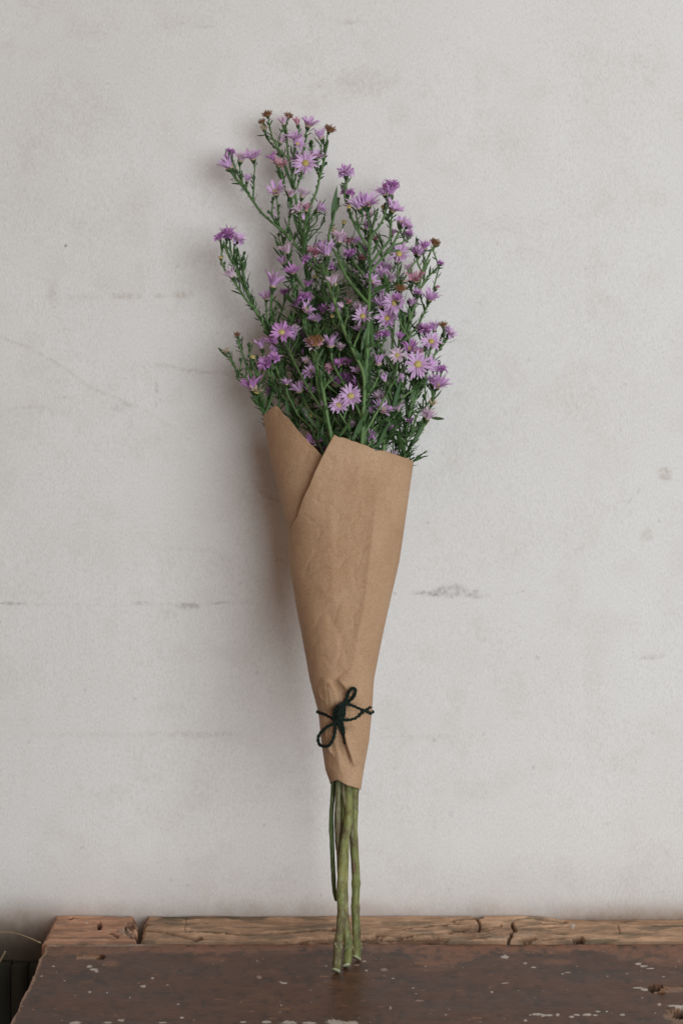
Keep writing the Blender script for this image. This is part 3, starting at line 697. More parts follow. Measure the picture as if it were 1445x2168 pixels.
def disc_mesh(mat, seed, rad=.2, h=.13, spike=.055):
    r = random.Random(seed); mb = MB()
    rings = 5; V = [(0, 0, h)]; F = []
    for i in range(1, rings+1):
        for k in range(12):
            a = 2*math.pi*k/12; q = rad*math.sin(i/rings*math.pi/2); V.append((q*math.cos(a), q*math.sin(a), h*math.cos(i/rings*math.pi/2)-(.0)))
    for k in range(12): F.append((0, 1+k, 1+(k+1) % 12))
    for i in range(rings-1):
        for k in range(12): F.append((1+i*12+k, 1+(i+1)*12+k, 1+(i+1)*12+(k+1) % 12, 1+i*12+(k+1) % 12))
    mb.add(V, F)
    for k in range(46):
        q = math.sqrt((k+.5)/46)*rad*1.0; a = k*2.39996; z = h*math.sqrt(max(0, 1-(q/rad)**2*.96))
        c_ = Vector((q*math.cos(a), q*math.sin(a), z-.01)); d = Vector((q*math.cos(a)*1.6+r.uniform(-.05, .05), q*math.sin(a)*1.6+r.uniform(-.05, .05), .22)).normalized()
        e = d.orthogonal().normalized(); g = d.cross(e); s_ = .021; l = spike*r.uniform(.7, 1.5)
        B_ = [c_+(e*math.cos(t)+g*math.sin(t))*s_ for t in (0, 2.1, 4.2)]; T_ = [p+d*l+(p-c_)*.25 for p in B_]
        mb.add(B_+T_, [(0, 1, 4, 3), (1, 2, 5, 4), (2, 0, 3, 5), (3, 4, 5)])
    return mb.mesh('disc', mat)
def calyx_mesh(seed, closed=False):
    """cup of overlapping green scales below the petals; origin is the rim"""
    r = random.Random(seed); mb = MB()
    prof = [(.045, -.62), (.07, -.52), (.15, -.38), (.215, -.22), (.225, -.08), (.19, .02)]
    if closed: prof = [(.05, -.62), (.10, -.50), (.20, -.34), (.26, -.14), (.235, .04), (.15, .18), (.03, .26)]
    V = []; F = []; n = 9
    for q, z in prof:
        for k in range(n): V.append((q*math.cos(2*math.pi*k/n), q*math.sin(2*math.pi*k/n), z))
    for i in range(len(prof)-1):
        for k in range(n): F.append((i*n+k, i*n+(k+1) % n, (i+1)*n+(k+1) % n, (i+1)*n+k))
    F.append(tuple((len(prof)-1)*n+k for k in range(n)))
    mb.add(V, F)
    for row, (q, z, tilt, L, m) in enumerate([(.10, -.50, .75, .24, 6), (.17, -.38, .55, .26, 8), (.21, -.26, .35, .28, 9), (.225, -.14, .22, .26, 10)]):
        for k in range(m):
            a = 2*math.pi*(k+.5*(row % 2)+r.uniform(-.2, .2))/m; er = Vector((math.cos(a), math.sin(a), 0)); et = Vector((-math.sin(a), math.cos(a), 0))
            t_ = tilt+r.uniform(-.15, .35); d = (er*math.sin(t_)+Vector((0, 0, 1))*math.cos(t_)).normalized(); w = .042
            c_ = er*q+Vector((0, 0, z)); l = L*r.uniform(.8, 1.25)
            mb.add([c_-et*w, c_+et*w, c_+d*l*.6+et*w*.8+er*.012, c_+d*l, c_+d*l*.6-et*w*.8+er*.012], [(0, 1, 2, 3, 4)])
    return mb.mesh('calyx', M_calyx)
PM = {}
def petals(kind, col, r):
    k = (kind, col, r.randrange(6))
    if k not in PM: PM[k] = petals_mesh(kind, col, hash_(k))
    return PM[k]
def hash_(k): return sum((i+1)*sum(ord(ch) for ch in str(q)) for i, q in enumerate(k))
CM = [calyx_mesh(i) for i in range(4)]; BM = [calyx_mesh(20+i, True) for i in range(3)]
DY = [disc_mesh(M_disc, i) for i in range(3)]; DB = [disc_mesh(M_discb, i, .27, .30, .26) for i in range(3)]; DC = [disc_mesh(M_discc, i, .24, .15, .16) for i in range(3)]

def leaf_mesh(seed, hw=.075, seg=8, curl=.5):
    r = random.Random(seed); mb = MB(); V = []; F = []
    ph = r.uniform(-.15, .1); p = Vector((0, 0, 0)); tw_ = r.uniform(-.6, .6); fold_ = r.uniform(.2, .45)
    for i in range(seg+1):
        t = i/seg; a = ph+curl*t*t
        if i: p = p+Vector((math.sin(a), 0, math.cos(a)))/seg
        w = hw*(math.sin(math.pi*min(1, .06+t*.94))**.75)*(1.15-.4*t); n = Vector((-math.cos(a), 0, math.sin(a)))
        e = Vector((0, 1, 0))*math.cos(tw_*t)+n*math.sin(tw_*t)
        V += [p-e*w+n*w*fold_, p, p+e*w+n*w*fold_]
    for i in range(seg):
        b_ = 3*i; F += [(b_, b_+1, b_+4, b_+3), (b_+1, b_+2, b_+5, b_+4)]
    mb.add(V, F); return mb.mesh('leaf', M_leaf)
LM = [leaf_mesh(i, [.075, .06, .09, .05, .07][i % 5], 8, [.2, .6, .9, -.3, 1.3][i % 5]) for i in range(10)]

# ------------------------------------------------------------------ aster sprays
# head: (x, y, radius px, kind, colour, lean x, lean y(up), [depth 0..1 override])
# kinds: O open to the camera, H half open, F fan from the side, C closed, Q curly, W withered, T tuft, U green bud, Y young bud
SPRAYS = {}
def spray(key, label, foot, path, heads, mat, r0=.0033, buds=6, leaves=16): SPRAYS[key] = (label, foot, path, heads, mat, r0, buds, leaves)
# path points: (x, y, depth offset from the bouquet axis)
spray('tall', 'tallest aster spray, rising to brown seed heads at top centre', None,
  [(733, 2052, 0), (737, 2003, 0), (730, 1950, 0), (727, 1880, .002), (730, 1790, .002), (730, 1700, 0), (727, 1640, -.002), (722, 1510, -.004), (712, 1300, -.006), (698, 1100, -.008), (680, 900, -.010), (664, 760, -.008), (655, 640, -.006), (647, 560, -.004), (638, 500, -.002), (632, 450, 0), (620, 400, 0), (606, 360, 0), (597, 330, 0)],
  [(566, 244, 13, 'W', 'b', -.1, 1), (555, 259, 9, 'W', 'b', -.4, .8), (559, 272, 13, 'T', 'c', -.3, 1), (599, 255, 15, 'F', 'p', .0, 1), (610, 247, 11, 'W', 'b', .2, 1),
   (628, 258, 14, 'C', 'k', -.2, 1), (654, 260, 19, 'H', 'l', .25, .7), (625, 290, 17, 'H', 'l', -.1, .8), (631, 303, 16, 'O', 'l', .2, .1), (597, 294, 14, 'F', 'p', .2, .8),
   (697, 276, 14, 'W', 'b', .2, 1), (677, 284, 17, 'F', 'l', -.5, .9), (670, 328, 18, 'H', 'l', 0, .8), (646, 345, 27, 'O', 'l', .1, .25), (627, 334, 18, 'H', 'l', -.3, .5),
   (577, 331, 15, 'F', 'm', -.6, .8), (592, 346, 17, 'H', 'k', .1, .8), (583, 403, 20, 'H', 'l', -.2, .4), (617, 408, 15, 'F', 'p', .2, .9), (642, 408, 17, 'F', 'p', .3, .9),
   (630, 442, 17, 'H', 'p', -.1, .7), (648, 438, 13, 'F', 'k', .3, .8), (679, 440, 15, 'F', 'l', .7, .6), (584, 457, 9, 'C', 'p', -.2, 1), (613, 452, 10, 'C', 'l', 0, 1), (642, 461, 10, 'C', 'l', .1, 1),
   (568, 448, 10, 'U', '', -.6, .5), (488, 321, 12, 'Q', 'm', .1, 1), (480, 345, 21, 'F', 'l', -.5, .8), (511, 333, 15, 'F', 'p', 0, 1), (534, 330, 21, 'H', 'l', .0, 1), (524, 377, 12, 'F', 'l', .1, 1),
   (606, 526, 16, 'F', 'p', -.2, 1), (596, 551, 13, 'F', 'l', -.4, .9), (619, 572, 20, 'H', 'm', .1, .9), (610, 482, 11, 'U', '', -.2, 1), (690, 345, 9, 'U', '', .6, .8), (660, 300, 9, 'U', '', .1, 1)], 'st1', .0032, 8, 22)
spray('left', 'aster spray arching out at the left, purple cluster at its tip', None,
  [(711, 1908, -.004), (707, 1880, -.004), (703, 1800, -.004), (701, 1730, -.004), (705, 1660, -.004), (706, 1510, -.004), (686, 1300, -.008), (660, 1100, -.012), (628, 900, -.010), (600, 800, -.006), (575, 715, -.004), (545, 665, -.002), (524, 620, 0), (508, 585, 0), (497, 550, 0)],
  [(464, 503, 13, 'Q', 'm', -.5, .8), (481, 498, 19, 'Q', 'm', 0, .8), (503, 507, 18, 'Q', 'l', .4, .7), (482, 490, 16, 'F', 'm', -.1, 1), (487, 578, 18, 'F', 'p', -.3, .9), (467, 545, 8, 'Y', 'c', -.3, 1),
   (580, 592, 23, 'F', 'l', 0, 1), (563, 627, 17, 'H', 'l', -.3, .8), (602, 618, 13, 'Q', 'm', .1, 1, -.9), (579, 718, 18, 'F', 'm', -.5, .8), (552, 727, 17, 'F', 'l', -.1, 1), (516, 546, 10, 'U', '', .5, .9)], 'st3', .0018, 5, 14)
spray('low_left', 'short aster spray leaning over the left corner of the paper', None,
  [(713, 1800, 0), (712, 1740, 0), (715, 1660, 0), (700, 1510, -.002), (672, 1300, -.002), (644, 1100, 0), (606, 960, -.002), (576, 905, -.004), (560, 878, -.006), (547, 840, -.006), (535, 800, -.004)],
  [(502, 709, 11, 'T', 'b', 0, 1), (480, 743, 12, 'T', 'c', -.6, .9), (527, 728, 10, 'U', '', .1, 1), (535, 756, 10, 'Y', 'c', .1, 1), (530, 812, 21, 'F', 'm', -.2, .9), (544, 826, 15, 'H', 'c', .1, .8),
   (562, 770, 19, 'Q', 'm', -.2, .6), (580, 757, 15, 'Q', 'm', .3, .8), (570, 828, 15, 'F', 'm', .3, .9, -.5), (509, 760, 9, 'U', '', -.2, 1)], 'st3', .0020, 5, 12)
spray('right_top', 'tall aster spray at upper right with pink-purple heads', None,
  [(754, 2036, 0), (755, 1996, 0), (752, 1920, -.001), (753, 1860, -.001), (748, 1760, 0), (750, 1690, 0), (750, 1640, 0), (738, 1510, .002), (752, 1300, .004), (764, 1100, .006), (768, 960, .022), (770, 860, .032), (775, 780, .036), (779, 680, .034), (782, 600, .028), (782, 520, .018), (788, 480, .006), (798, 450, .004)],
  [(731, 368, 20, 'Q', 'l', 0, .7), (731, 362, 17, 'H', 'm', 0, .8), (735, 408, 17, 'Q', 'm', .2, 1), (755, 430, 20, 'F', 'l', -.3, 1), (779, 427, 24, 'H', 'l', -.1, .6), (765, 424, 20, 'F', 'l', -.2, 1), (812, 405, 19, 'H', 'l', -.2, .6),
   (829, 391, 19, 'Q', 'm', .2, 1), (826, 400, 20, 'F', 'm', .2, 1), (811, 438, 10, 'Y', 'l', 0, .7), (834, 440, 21, 'H', 'l', .3, .7), (728, 470, 10, 'Y', 'c', 0, .7), (738, 438, 10, 'Y', 'c', 0, .8), (850, 470, 18, 'H', 'l', .2, .7), (862, 478, 14, 'Q', 'l', .4, .7),
   (863, 496, 13, 'Q', 'm', .4, .9), (704, 487, 14, 'T', 'c', -.1, 1), (719, 501, 18, 'F', 'p', .1, 1, .6), (737, 510, 13, 'Q', 'k', .1, 1, .1), (740, 537, 16, 'Q', 'm', .1, .7, .3), (767, 547, 16, 'T', 'k', 0, .9, -.1),
   (802, 563, 16, 'H', 'l', -.1, .6), (810, 577, 17, 'F', 'l', .2, .9), (786, 594, 21, 'O', 'l', .2, .4), (829, 586, 16, 'F', 'p', .2, .9), (794, 505, 12, 'T', 'k', 0, 1, -.5), (716, 420, 9, 'U', '', -.3, 1)], 'st1', .0032, 12, 24)
spray('centre', 'aster spray at the front centre with bright pink heads', None,
  [(724, 1850, -.008), (722, 1760, -.008), (722, 1660, -.006), (724, 1510, .006), (738, 1300, .010), (752, 1100, .012), (764, 960, .024), (768, 880, .034), (770, 800, .040), (748, 745, .041), (728, 700, .040), (708, 640, .036), (690, 590, .030), (678, 560, .016)],
  [(665, 533, 18, 'Q', 'k', -.1, .9, .7), (648, 549, 14, 'Q', 'm', -.5, .6, .6), (690, 528, 23, 'F', 'l', .1, 1, .9), (681, 520, 17, 'F', 'l', -.2, 1), (704, 594, 18, 'F', 'p', .0, 1, .9), (666, 586, 9, 'Y', 'c', -.1, .9), (703, 670, 8, 'Y', 'c', 0, .6),
   (721, 646, 13, 'C', 'p', -.6, .7, .8), (736, 640, 12, 'T', 'k', .0, .9, .6), (767, 669, 22, 'O', 'l', -.1, .3, .9), (748, 578, 14, 'F', 'p', .1, .9, -.2), (701, 566, 17, 'F', 'm', 0, .9, -.6), (671, 676, 11, 'F', 'l', .1, .8, .2),
   (800, 762, 17, 'F', 'l', -.1, 1, .8), (813, 708, 14, 'Q', 'm', 0, .8, .6), (699, 723, 18, 'F', 'l', 0, 1, .8), (740, 536, 12, 'F', 'l', .0, .9)], 'st3', .0020, 10, 24)
spray('inner_left', 'aster spray at centre left, open purple heads above the orange one', None,
  [(717, 1860, .003), (716, 1780, .003), (715, 1700, .003), (716, 1640, .003), (716, 1510, .006), (706, 1300, .010), (698, 1100, .012), (702, 950, .032), (692, 880, .038), (680, 810, .040), (668, 770, .036), (655, 720, .014), (640, 690, .008)],
  [(633, 638, 16, 'Q', 'm', -.2, .7, .3), (646, 629, 17, 'Q', 'm', .1, 1, .4), (649, 654, 20, 'O', 'l', .1, .4, .6), (596, 703, 24, 'O', 'm', -.1, .5, .6), (617, 700, 15, 'F', 'l', .4, .9, .4), (608, 737, 14, 'Q', 'm', 0, .9, -.2), (633, 680, 8, 'C', 'm', 0, 1, .0),
   (667, 727, 19, 'W', 'o', 0, .9, .9), (667, 732, 19, 'H', 'p', 0, .9, .8), (647, 764, 14, 'O', 'p', .0, .5, .6), (657, 787, 18, 'Q', 'l', 0, .5, .6), (699, 780, 14, 'Q', 'k', .1, .7, .6), (630, 820, 20, 'F', 'l', -.4, .8, .4), (655, 824, 14, 'H', 'l', .3, .6, .1),
   (630, 866, 14, 'T', 'm', 0, .9, .0), (680, 857, 14, 'F', 'p', -.8, .4, .3), (680, 889, 11, 'F', 'l', 0, .9, -.3), (657, 880, 9, 'Y', 'c', 0, .7), (663, 935, 20, 'H', 'm', 0, .9, .5), (682, 953, 14, 'F', 'm', .1, .9, .3), (620, 780, 12, 'F', 'm', 0, 1, -.6), (640, 745, 11, 'C', 'm', .1, 1, -.2)], 'st2', .0022, 12, 26)
spray('right', 'spreading aster spray on the right, open lilac heads at mid height', None,
  [(711, 2063, 0), (715, 2003, 0), (722, 1940, .002), (721, 1880, .003), (728, 1790, .004), (737, 1730, .003), (738, 1640, .002), (742, 1510, 0), (770, 1300, 0), (796, 1100, 0), (812, 950, .004), (822, 860, .006), (836, 770, .006), (848, 720, .006), (862, 680, .004), (872, 640, .002)],
  [(844, 537, 24, 'O', 'l', .1, .5, .7), (877, 528, 16, 'F', 'm', -.2, .9), (898, 519, 14, 'F', 'm', .1, .9), (888, 532, 15, 'F', 'l', 0, .9), (920, 516, 12, 'W', 'b', .3, .9), (932, 557, 9, 'Q', 'm', .6, .8), (879, 589, 20, 'H', 'k', -.1, .9, .7), (848, 613, 14, 'W', 'b', .1, .9, .6),
   (805, 639, 19, 'F', 'l', -.2, 1, .6), (834, 641, 25, 'O', 'l', .1, .4, .9), (819, 672, 21, 'H', 'l', -.1, .1, .7), (910, 628, 22, 'H', 'l', .1, .9), (860, 674, 12, 'F', 'p', -.1, 1, -.3), (867, 735, 18, 'H', 'm', .1, .5, .6), (840, 752, 18, 'O', 'p', -.1, .3, .8),
   (900, 566, 9, 'U', '', .2, 1), (850, 802, 14, 'C', 'l', .1, 1, .6), (814, 800, 15, 'C', 'l', -.05, 1, .8), (800, 705, 9, 'Y', 'c', .1, .9), (925, 608, 8, 'C', 'k', .5, .9)], 'st1', .0031, 12, 24)
spray('low_right', 'lower right aster spray with large heads, beside the paper corner', None,
  [(749, 1850, -.004), (747, 1790, -.004), (741, 1730, .004), (732, 1700, .004), (727, 1650, .002), (748, 1510, -.002), (786, 1300, -.002), (822, 1100, 0), (850, 975, 0), (862, 900, .002), (872, 850, .004), (882, 815, .004)],
  [(900, 697, 18, 'Q', 'm', 0, .9), (919, 690, 17, 'F', 'l', 0, 1), (937, 689, 11, 'W', 'b', .0, 1), (951, 706, 17, 'Q', 'l', .5, .7), (944, 700, 15, 'F', 'm', .5, .6), (912, 722, 22, 'O', 'l', -.1, .6, .6), (884, 771, 28, 'O', 'l', 0, .3, .9), (912, 774, 19, 'H', 'l', .5, .4, .5),
   (884, 748, 14, 'Q', 'k', 0, 1, .4), (933, 782, 13, 'Q', 'm', .2, .9), (927, 812, 24, 'H', 'l', .3, .6), (918, 806, 18, 'F', 'l', -.2, .8), (908, 878, 18, 'F', 'p', .2, .9), (914, 853, 13, 'T', 'c', .3, .8), (898, 876, 12, 'F', 'p', -.2, .9), (868, 890, 9, 'Q', 'm', 0, .9, .2)], 'st2', .0021, 10, 20)
spray('low_front', 'low aster spray just above the paper edge, two big lilac heads', None,
  [(741, 1700, -.004), (742, 1640, -.004), (732, 1510, .008), (742, 1300, .014), (748, 1100, .018), (744, 1000, .020), (740, 950, .022), (738, 905, .024)],
  [(742, 838, 26, 'O', 'l', .1, .4, .95), (717, 857, 22, 'O', 'l', -.1, .5, .95), (759, 815, 19, 'H', 'm', .3, .6, .7), (711, 805, 19, 'F', 'm', -.1, 1, .4), (738, 802, 19, 'F', 'm', .1, 1, .4), (811, 865, 22, 'H', 'l', .1, .5, .6), (784, 867, 13, 'F', 'l', -.3, .8, .4), (840, 860, 18, 'F', 'p', .1, 1, .3),
   (821, 906, 13, 'Q', 'm', .1, .9, .3), (781, 923, 17, 'Q', 'l', 0, .9, .5), (764, 940, 14, 'F', 'm', -.1, .9, .4), (740, 932, 13, 'Q', 'k', 0, .8, .5), (830, 963, 17, 'F', 'p', 0, 1, .2), (790, 905, 12, 'C', 'l', .1, 1, .1), (700, 835, 14, 'F', 'm', -.2, 1, -.3)], 'st3', .0020, 10, 26)

LIMBS = {
 'tall': [[(628, 545), (602, 494), (575, 470), (553, 450), (535, 425), (518, 400), (500, 380), (489, 364)], [(535, 425), (537, 400), (537, 372)], [(518, 400), (513, 385), (512, 362)], [(518, 400), (505, 372), (496, 350), (491, 335)],
   [(636, 500), (625, 470), (615, 430), (602, 396), (594, 365)], [(615, 430), (629, 396), (637, 369)], [(646, 500), (650, 465), (658, 434), (669, 407), (677, 374), (686, 336), (694, 299)], [(684, 345), (680, 322), (680, 303)], [(677, 374), (673, 355), (671, 345)],
   [(625, 420), (622, 392), (613, 345), (608, 313), (606, 272)], [(611, 336), (588, 313), (575, 288), (571, 262)], [(584, 309), (590, 292), (596, 274)], [(585, 303), (572, 292), (563, 284)], [(622, 392), (632, 345), (642, 315), (650, 285)], [(618, 370), (622, 335), (626, 305)]],
 'left': [[(519, 612), (507, 589), (498, 568), (486, 545), (474, 520)], [(498, 568), (492, 545), (485, 522)], [(525, 632), (519, 601), (514, 580), (509, 557), (503, 528)], [(545, 660), (530, 645), (519, 632), (507, 614), (495, 596)],
   [(590, 745), (577, 700), (573, 660), (577, 616)], [(580, 710), (566, 680), (563, 645)]],
 'low_left': [[(545, 830), (530, 792), (518, 763), (510, 740), (505, 720)], [(540, 820), (526, 802), (506, 790), (493, 771), (485, 757)], [(552, 850), (547, 796), (539, 768)], [(530, 792), (530, 767), (527, 738)], [(560, 878), (575, 840), (580, 800), (572, 785)], [(575, 900), (592, 850), (590, 800), (583, 775)]],
 'right_top': [[(781, 545), (783, 504), (805, 475), (821, 430), (826, 408)], [(781, 530), (761, 496), (746, 467), (740, 446), (730, 423), (727, 388)], [(783, 504), (780, 475), (775, 448)], [(761, 496), (756, 470), (753, 445)],
   [(790, 560), (806, 530), (823, 510), (826, 486), (829, 455)], [(800, 570), (825, 527), (842, 496), (850, 482)], [(842, 520), (856, 512), (862, 502)], [(760, 640), (735, 590), (712, 540), (695, 508), (705, 463), (713, 430)], [(765, 600), (752, 560), (742, 545)]],
 'centre': [[(690, 590), (689, 565), (689, 545)], [(708, 640), (715, 610), (707, 600)]],
 'right': [[(840, 760), (848, 700), (846, 650), (842, 600), (842, 555)], [(846, 640), (850, 602), (871, 565), (888, 542), (896, 528)], [(866, 700), (880, 640), (890, 592), (896, 567), (910, 535), (918, 522)], [(880, 635), (896, 598), (915, 577), (928, 563)], [(850, 735), (861, 714), (883, 691), (898, 660), (907, 641)],
   [(858, 715), (865, 690), (875, 654), (878, 606)], [(832, 790), (830, 740), (832, 690), (833, 660)]],
 'low_right': [[(875, 870), (890, 872), (904, 857), (921, 832)], [(868, 880), (880, 840), (895, 790), (917, 754), (933, 735), (947, 716)], [(870, 860), (875, 820), (880, 790)], [(890, 800), (900, 750), (902, 715)], [(895, 790), (905, 760), (911, 738)], [(862, 930), (885, 900), (900, 886)]],
 'inner_left': [[(692, 880), (670, 850), (640, 800), (615, 750), (600, 715)], [(690, 860), (672, 820), (668, 770), (668, 742)], [(668, 780), (660, 720), (652, 680)], [(680, 900), (655, 870), (640, 835)]],
 'low_front': [[(745, 950), (735, 910), (720, 875)], [(745, 960), (775, 910), (805, 878)], [(760, 930), (800, 900), (835, 872)], [(748, 940), (752, 890), (748, 855)]],
}
THK = [(230, .010), (330, .014), (450, .022), (600, .034), (750, .040), (900, .036), (970, .030), (1000, .025)]
MID = [(240, 625, 90), (350, 620, 150), (450, 700, 180), (550, 700, 230), (700, 730, 230), (850, 735, 200), (960, 760, 110)]
def depth_for(x, y, uo):
    c_, w_ = lerp_tab(y, MID); q = max(-1, min(1, (x-c_)/w_)); env = math.sqrt(max(.06, 1-q*q))
    return max(.010, axd(y)+lerp_tab(y, THK)*env*uo)
LSTEM = {'st1': M_st1, 'st2': M_st2, 'st3': M_st3}
FRONT_LEAVES = []
SPR = {}
for si, (key, (label, _, path, heads, mat, r0, nb, nl)) in enumerate(SPRAYS.items()):
    r = random.Random(100+si)
    foot = path[0]
    d0 = d_on_bench(foot[1]) if foot[1] > 2000 else axd(foot[1])+foot[2]
    root = thing('aster_spray', label, 'flower spray', P(foot[0], foot[1], d0), 'aster sprays in the bouquet')
    SPR[key] = root
    top_y = path[-1][1]
    # ---- main stem
    pts = []
    for i, (x, y, o) in enumerate(path):
        a = axd(y)+o
        if foot[1] > 2000:
            # blends from the true foot depth
            t = min(1, max(0, (2064-y)/420)); a = (1-t)*(d0+(axd(y)-axd(foot[1]))) + t*a
        if y > 1000: rr = r0*(1 if y > 1600 else .72+.28*(y-1000)/600)
        else: rr = max(.0012, (r0*.74 if r0 > .003 else .0018)*(.42+.58*(y-top_y)/(1000-top_y)))
        if y < 1640 and r0 < .0025: rr = max(.0014, min(rr, .0019))
        pts.append((P(x, y, a), rr))
    dense_ = catmull(pts, 7)
    lowi = max(i for i, (p, q) in enumerate(dense_) if 1084-(p.z-ZC)/K(-p.y) > 1560)
    mb = MB(); seg = dense_[:lowi+1]
    # node swellings
    if foot[1] > 2000:
        nodes = [2003, {'tall': 1905, 'right': 1812, 'right_top': 1872}[key], {'tall': 1960, 'right': 1740, 'right_top': 1925}[key]]
    else: nodes = [foot[1]-20, foot[1]-150]
    out = []
    for p, q in seg:
        yy_ = 1084-(p.z-ZC)/K(-p.y); b_ = sum(math.exp(-((yy_-n_)/5.)**2) for n_ in nodes)
        out.append((p, q*(1+.20*b_+r.uniform(-.05, .05))))
    if foot[1] < 2000: out = [(p, q*(.45+.55*min(1, i/9.))) for i, (p, q) in enumerate(out)]
    tube(mb, out, 14, True, .045, r)
    cutv = None
    if foot[1] > 2000:
        q0 = out[0][1]; pc0 = out[0][0]; ph = {'tall': -1.2, 'right': -1.9, 'right_top': -2.2}[key]
        for k in range(14):
            v_ = Vector(mb.v[k]); a = math.atan2(v_.y-pc0.y, v_.x-pc0.x); v_.z = pc0.z+.0003+q0*.75*(1+math.cos(a-ph)); mb.v[k] = tuple(v_)
            for j in (1, 2, 3):
                w_ = mb.v[j*14+k]; mb.v[j*14+k] = (w_[0], w_[1], max(w_[2], v_.z+.0004*j))
        cutv = [Vector(v_) for v_ in mb.v[:14]]
    obj('lower_stem', mb.mesh('lower_stem', LSTEM[mat]), root)
    if foot[1] > 2000:
        # pale slanted cut face
        cc_ = sum(cutv, Vector((0, 0, 0)))/14; nrm = (cutv[3]-cc_).cross(cutv[0]-cc_).normalized()
        if nrm.z > 0: nrm = -nrm
        o_ = [v_+nrm*.00025+(v_-cc_)*.02 for v_ in cutv]; i_ = [v_-nrm*.0005+(v_-cc_)*.05 for v_ in cutv]; mb = MB()
        mb.add([cc_+nrm*.0003]+o_+i_, [(0, 1+(k+1) % 14, 1+k) for k in range(14)]+[(1+k, 1+(k+1) % 14, 15+(k+1) % 14, 15+k) for k in range(14)])
        obj('cut_end', mb.mesh('cut_end', M_cut), root)
        mb = MB()
        i0 = min(range(len(out)), key=lambda i: abs(1084-(out[i][0].z-ZC)/K(-out[i][0].y)-2003))
        pc, qc = out[i0]
        for k in range(13):
            a = r.uniform(0, 2*math.pi); c_ = pc+Vector((math.cos(a)*qc*.86, math.sin(a)*qc*.86, r.uniform(-.0022, .0026)))
            s_ = r.uniform(.0006, .0012)
            tube(mb, [(c_+Vector((0, 0, -s_)), s_*.5), (c_, s_), (c_+Vector((0, 0, s_)), s_*.5)], 6)
        obj('scar', mb.mesh('scar', M_node), root)
    # ---- upper stem and branches
    mb = MB(); tube(mb, dense_[lowi:], 8)
    node = []  # (pos, dir, radius)
    up = [q for q in dense_ if 1084-(q[0].z-ZC)/K(-q[0].y) < 1080]
    for i in range(len(up)-1):
        node.append((up[i][0], (up[i+1][0]-up[i][0]).normalized(), up[i][1]))
    br_pts = []
    for lb in LIMBS.get(key, []):
        a0 = P(lb[0][0], lb[0][1], 0)
        near = min(node, key=lambda n_: abs(n_[0].z-P(lb[0][0], lb[0][1], -n_[0].y).z)+abs(n_[0].x-P(lb[0][0], lb[0][1], -n_[0].y).x))
        dN = -near[0].y; pl = [(near[0], min(near[2]*.85, .00135))]
        for i, (x, y) in enumerate(lb[1:]):
            t = (i+1)/(len(lb)-1); pl.append((P(x, y, dN*(1-t)+t*depth_for(x, y, .15)), pl[0][1]*(1-.28*t)))
        c_ = catmull(pl, 5); c_ = [(p+Vector((r.uniform(-1, 1), r.uniform(-1, 1), 0))*.00018, q) for p, q in c_]
        tube(mb, c_, 7, False)
        for i in range(1, len(c_)-1): node.append((c_[i][0], (c_[i+1][0]-c_[i][0]).normalized(), c_[i][1]))
        br_pts.append(c_)
    H = []
    for hd in heads:
        x, y, rp, kd, cl, lx, ly = hd[:7]
        uo = hd[7] if len(hd) > 7 else (.75 if rp >= 20 else r.uniform(-.2, .75))
        d = depth_for(x, y, uo); R_ = rp*K(d)*(1.38 if kd in 'FQ' else 1.26 if kd in 'HC' else 1.10)*r.uniform(.93, 1.08)
        if kd == 'O' and rp < 22 and r.random() < .55: kd = 'H'
        fy = {'O': 1.15, 'H': .55, 'F': .28, 'C': .15, 'Q': .5, 'W': .3, 'T': .25, 'U': .2, 'Y': .8}[kd]+r.uniform(-.1, .12)
        ax = Vector((lx+r.uniform(-.28, .28), -fy, max(ly, .05))).normalized()
        c_ = P(x, y, d)
        off = {'O': .10, 'H': .30, 'F': .48, 'C': .45, 'Q': .12, 'W': .15, 'T': .2, 'U': 0, 'Y': .1}[kd]
        org = c_-ax*(R_*off); H.append([org, ax, R_, kd, cl, rp])
    # smaller heads deeper in the bunch
    if key not in ('left', 'low_left'):
        for k in range(13 if key != 'tall' else 6):
            h0 = r.choice(H); x0 = h0[0]+Vector((r.uniform(-.022, .022), r.uniform(-.004, .020), r.uniform(-.030, .012))); x0.y = min(x0.y, -.012)
            bx_ = x0.x/K(-x0.y)+722.5; by_ = 1084-(x0.z-ZC)/K(-x0.y)
            if by_ > 925 or bx_ > 900 or (bx_ < 600 and by_ < 600) or by_ < 440: continue
            rp_ = r.uniform(11, 16); H.append([x0, Vector((r.uniform(-.4, .4), -r.uniform(.2, .9), 1)).normalized(), rp_*S*1.15, r.choice('FFHQHF'), r.choice('lllpm'), rp_])
    # extra buds
    for k in range(nb):
        h0 = r.choice(H); x0 = h0[0]+Vector((r.uniform(-.009, .009), r.uniform(-.005, .005), r.uniform(-.022, -.004)))
        bx_ = x0.x/K(-x0.y)+722.5; by_ = 1084-(x0.z-ZC)/K(-x0.y)
        if by_ > 860 and not 610 < bx_ < 870: continue
        if key == 'low_left' and by_ > 830: continue
        H.append([x0, Vector((r.uniform(-.5, .5), -.2, 1)).normalized(), r.uniform(6, 9)*S*1.15, 'U', '', 8])
    def md(h):
        return min((h[0]-n_[0]).length for n_ in node[::4])
    H.sort(key=md)
    cal_sz = {'O': .78, 'H': .80, 'F': .80, 'C': .95, 'Q': .80, 'W': 1.0, 'T': 1.0, 'U': 1.15, 'Y': 1.0}
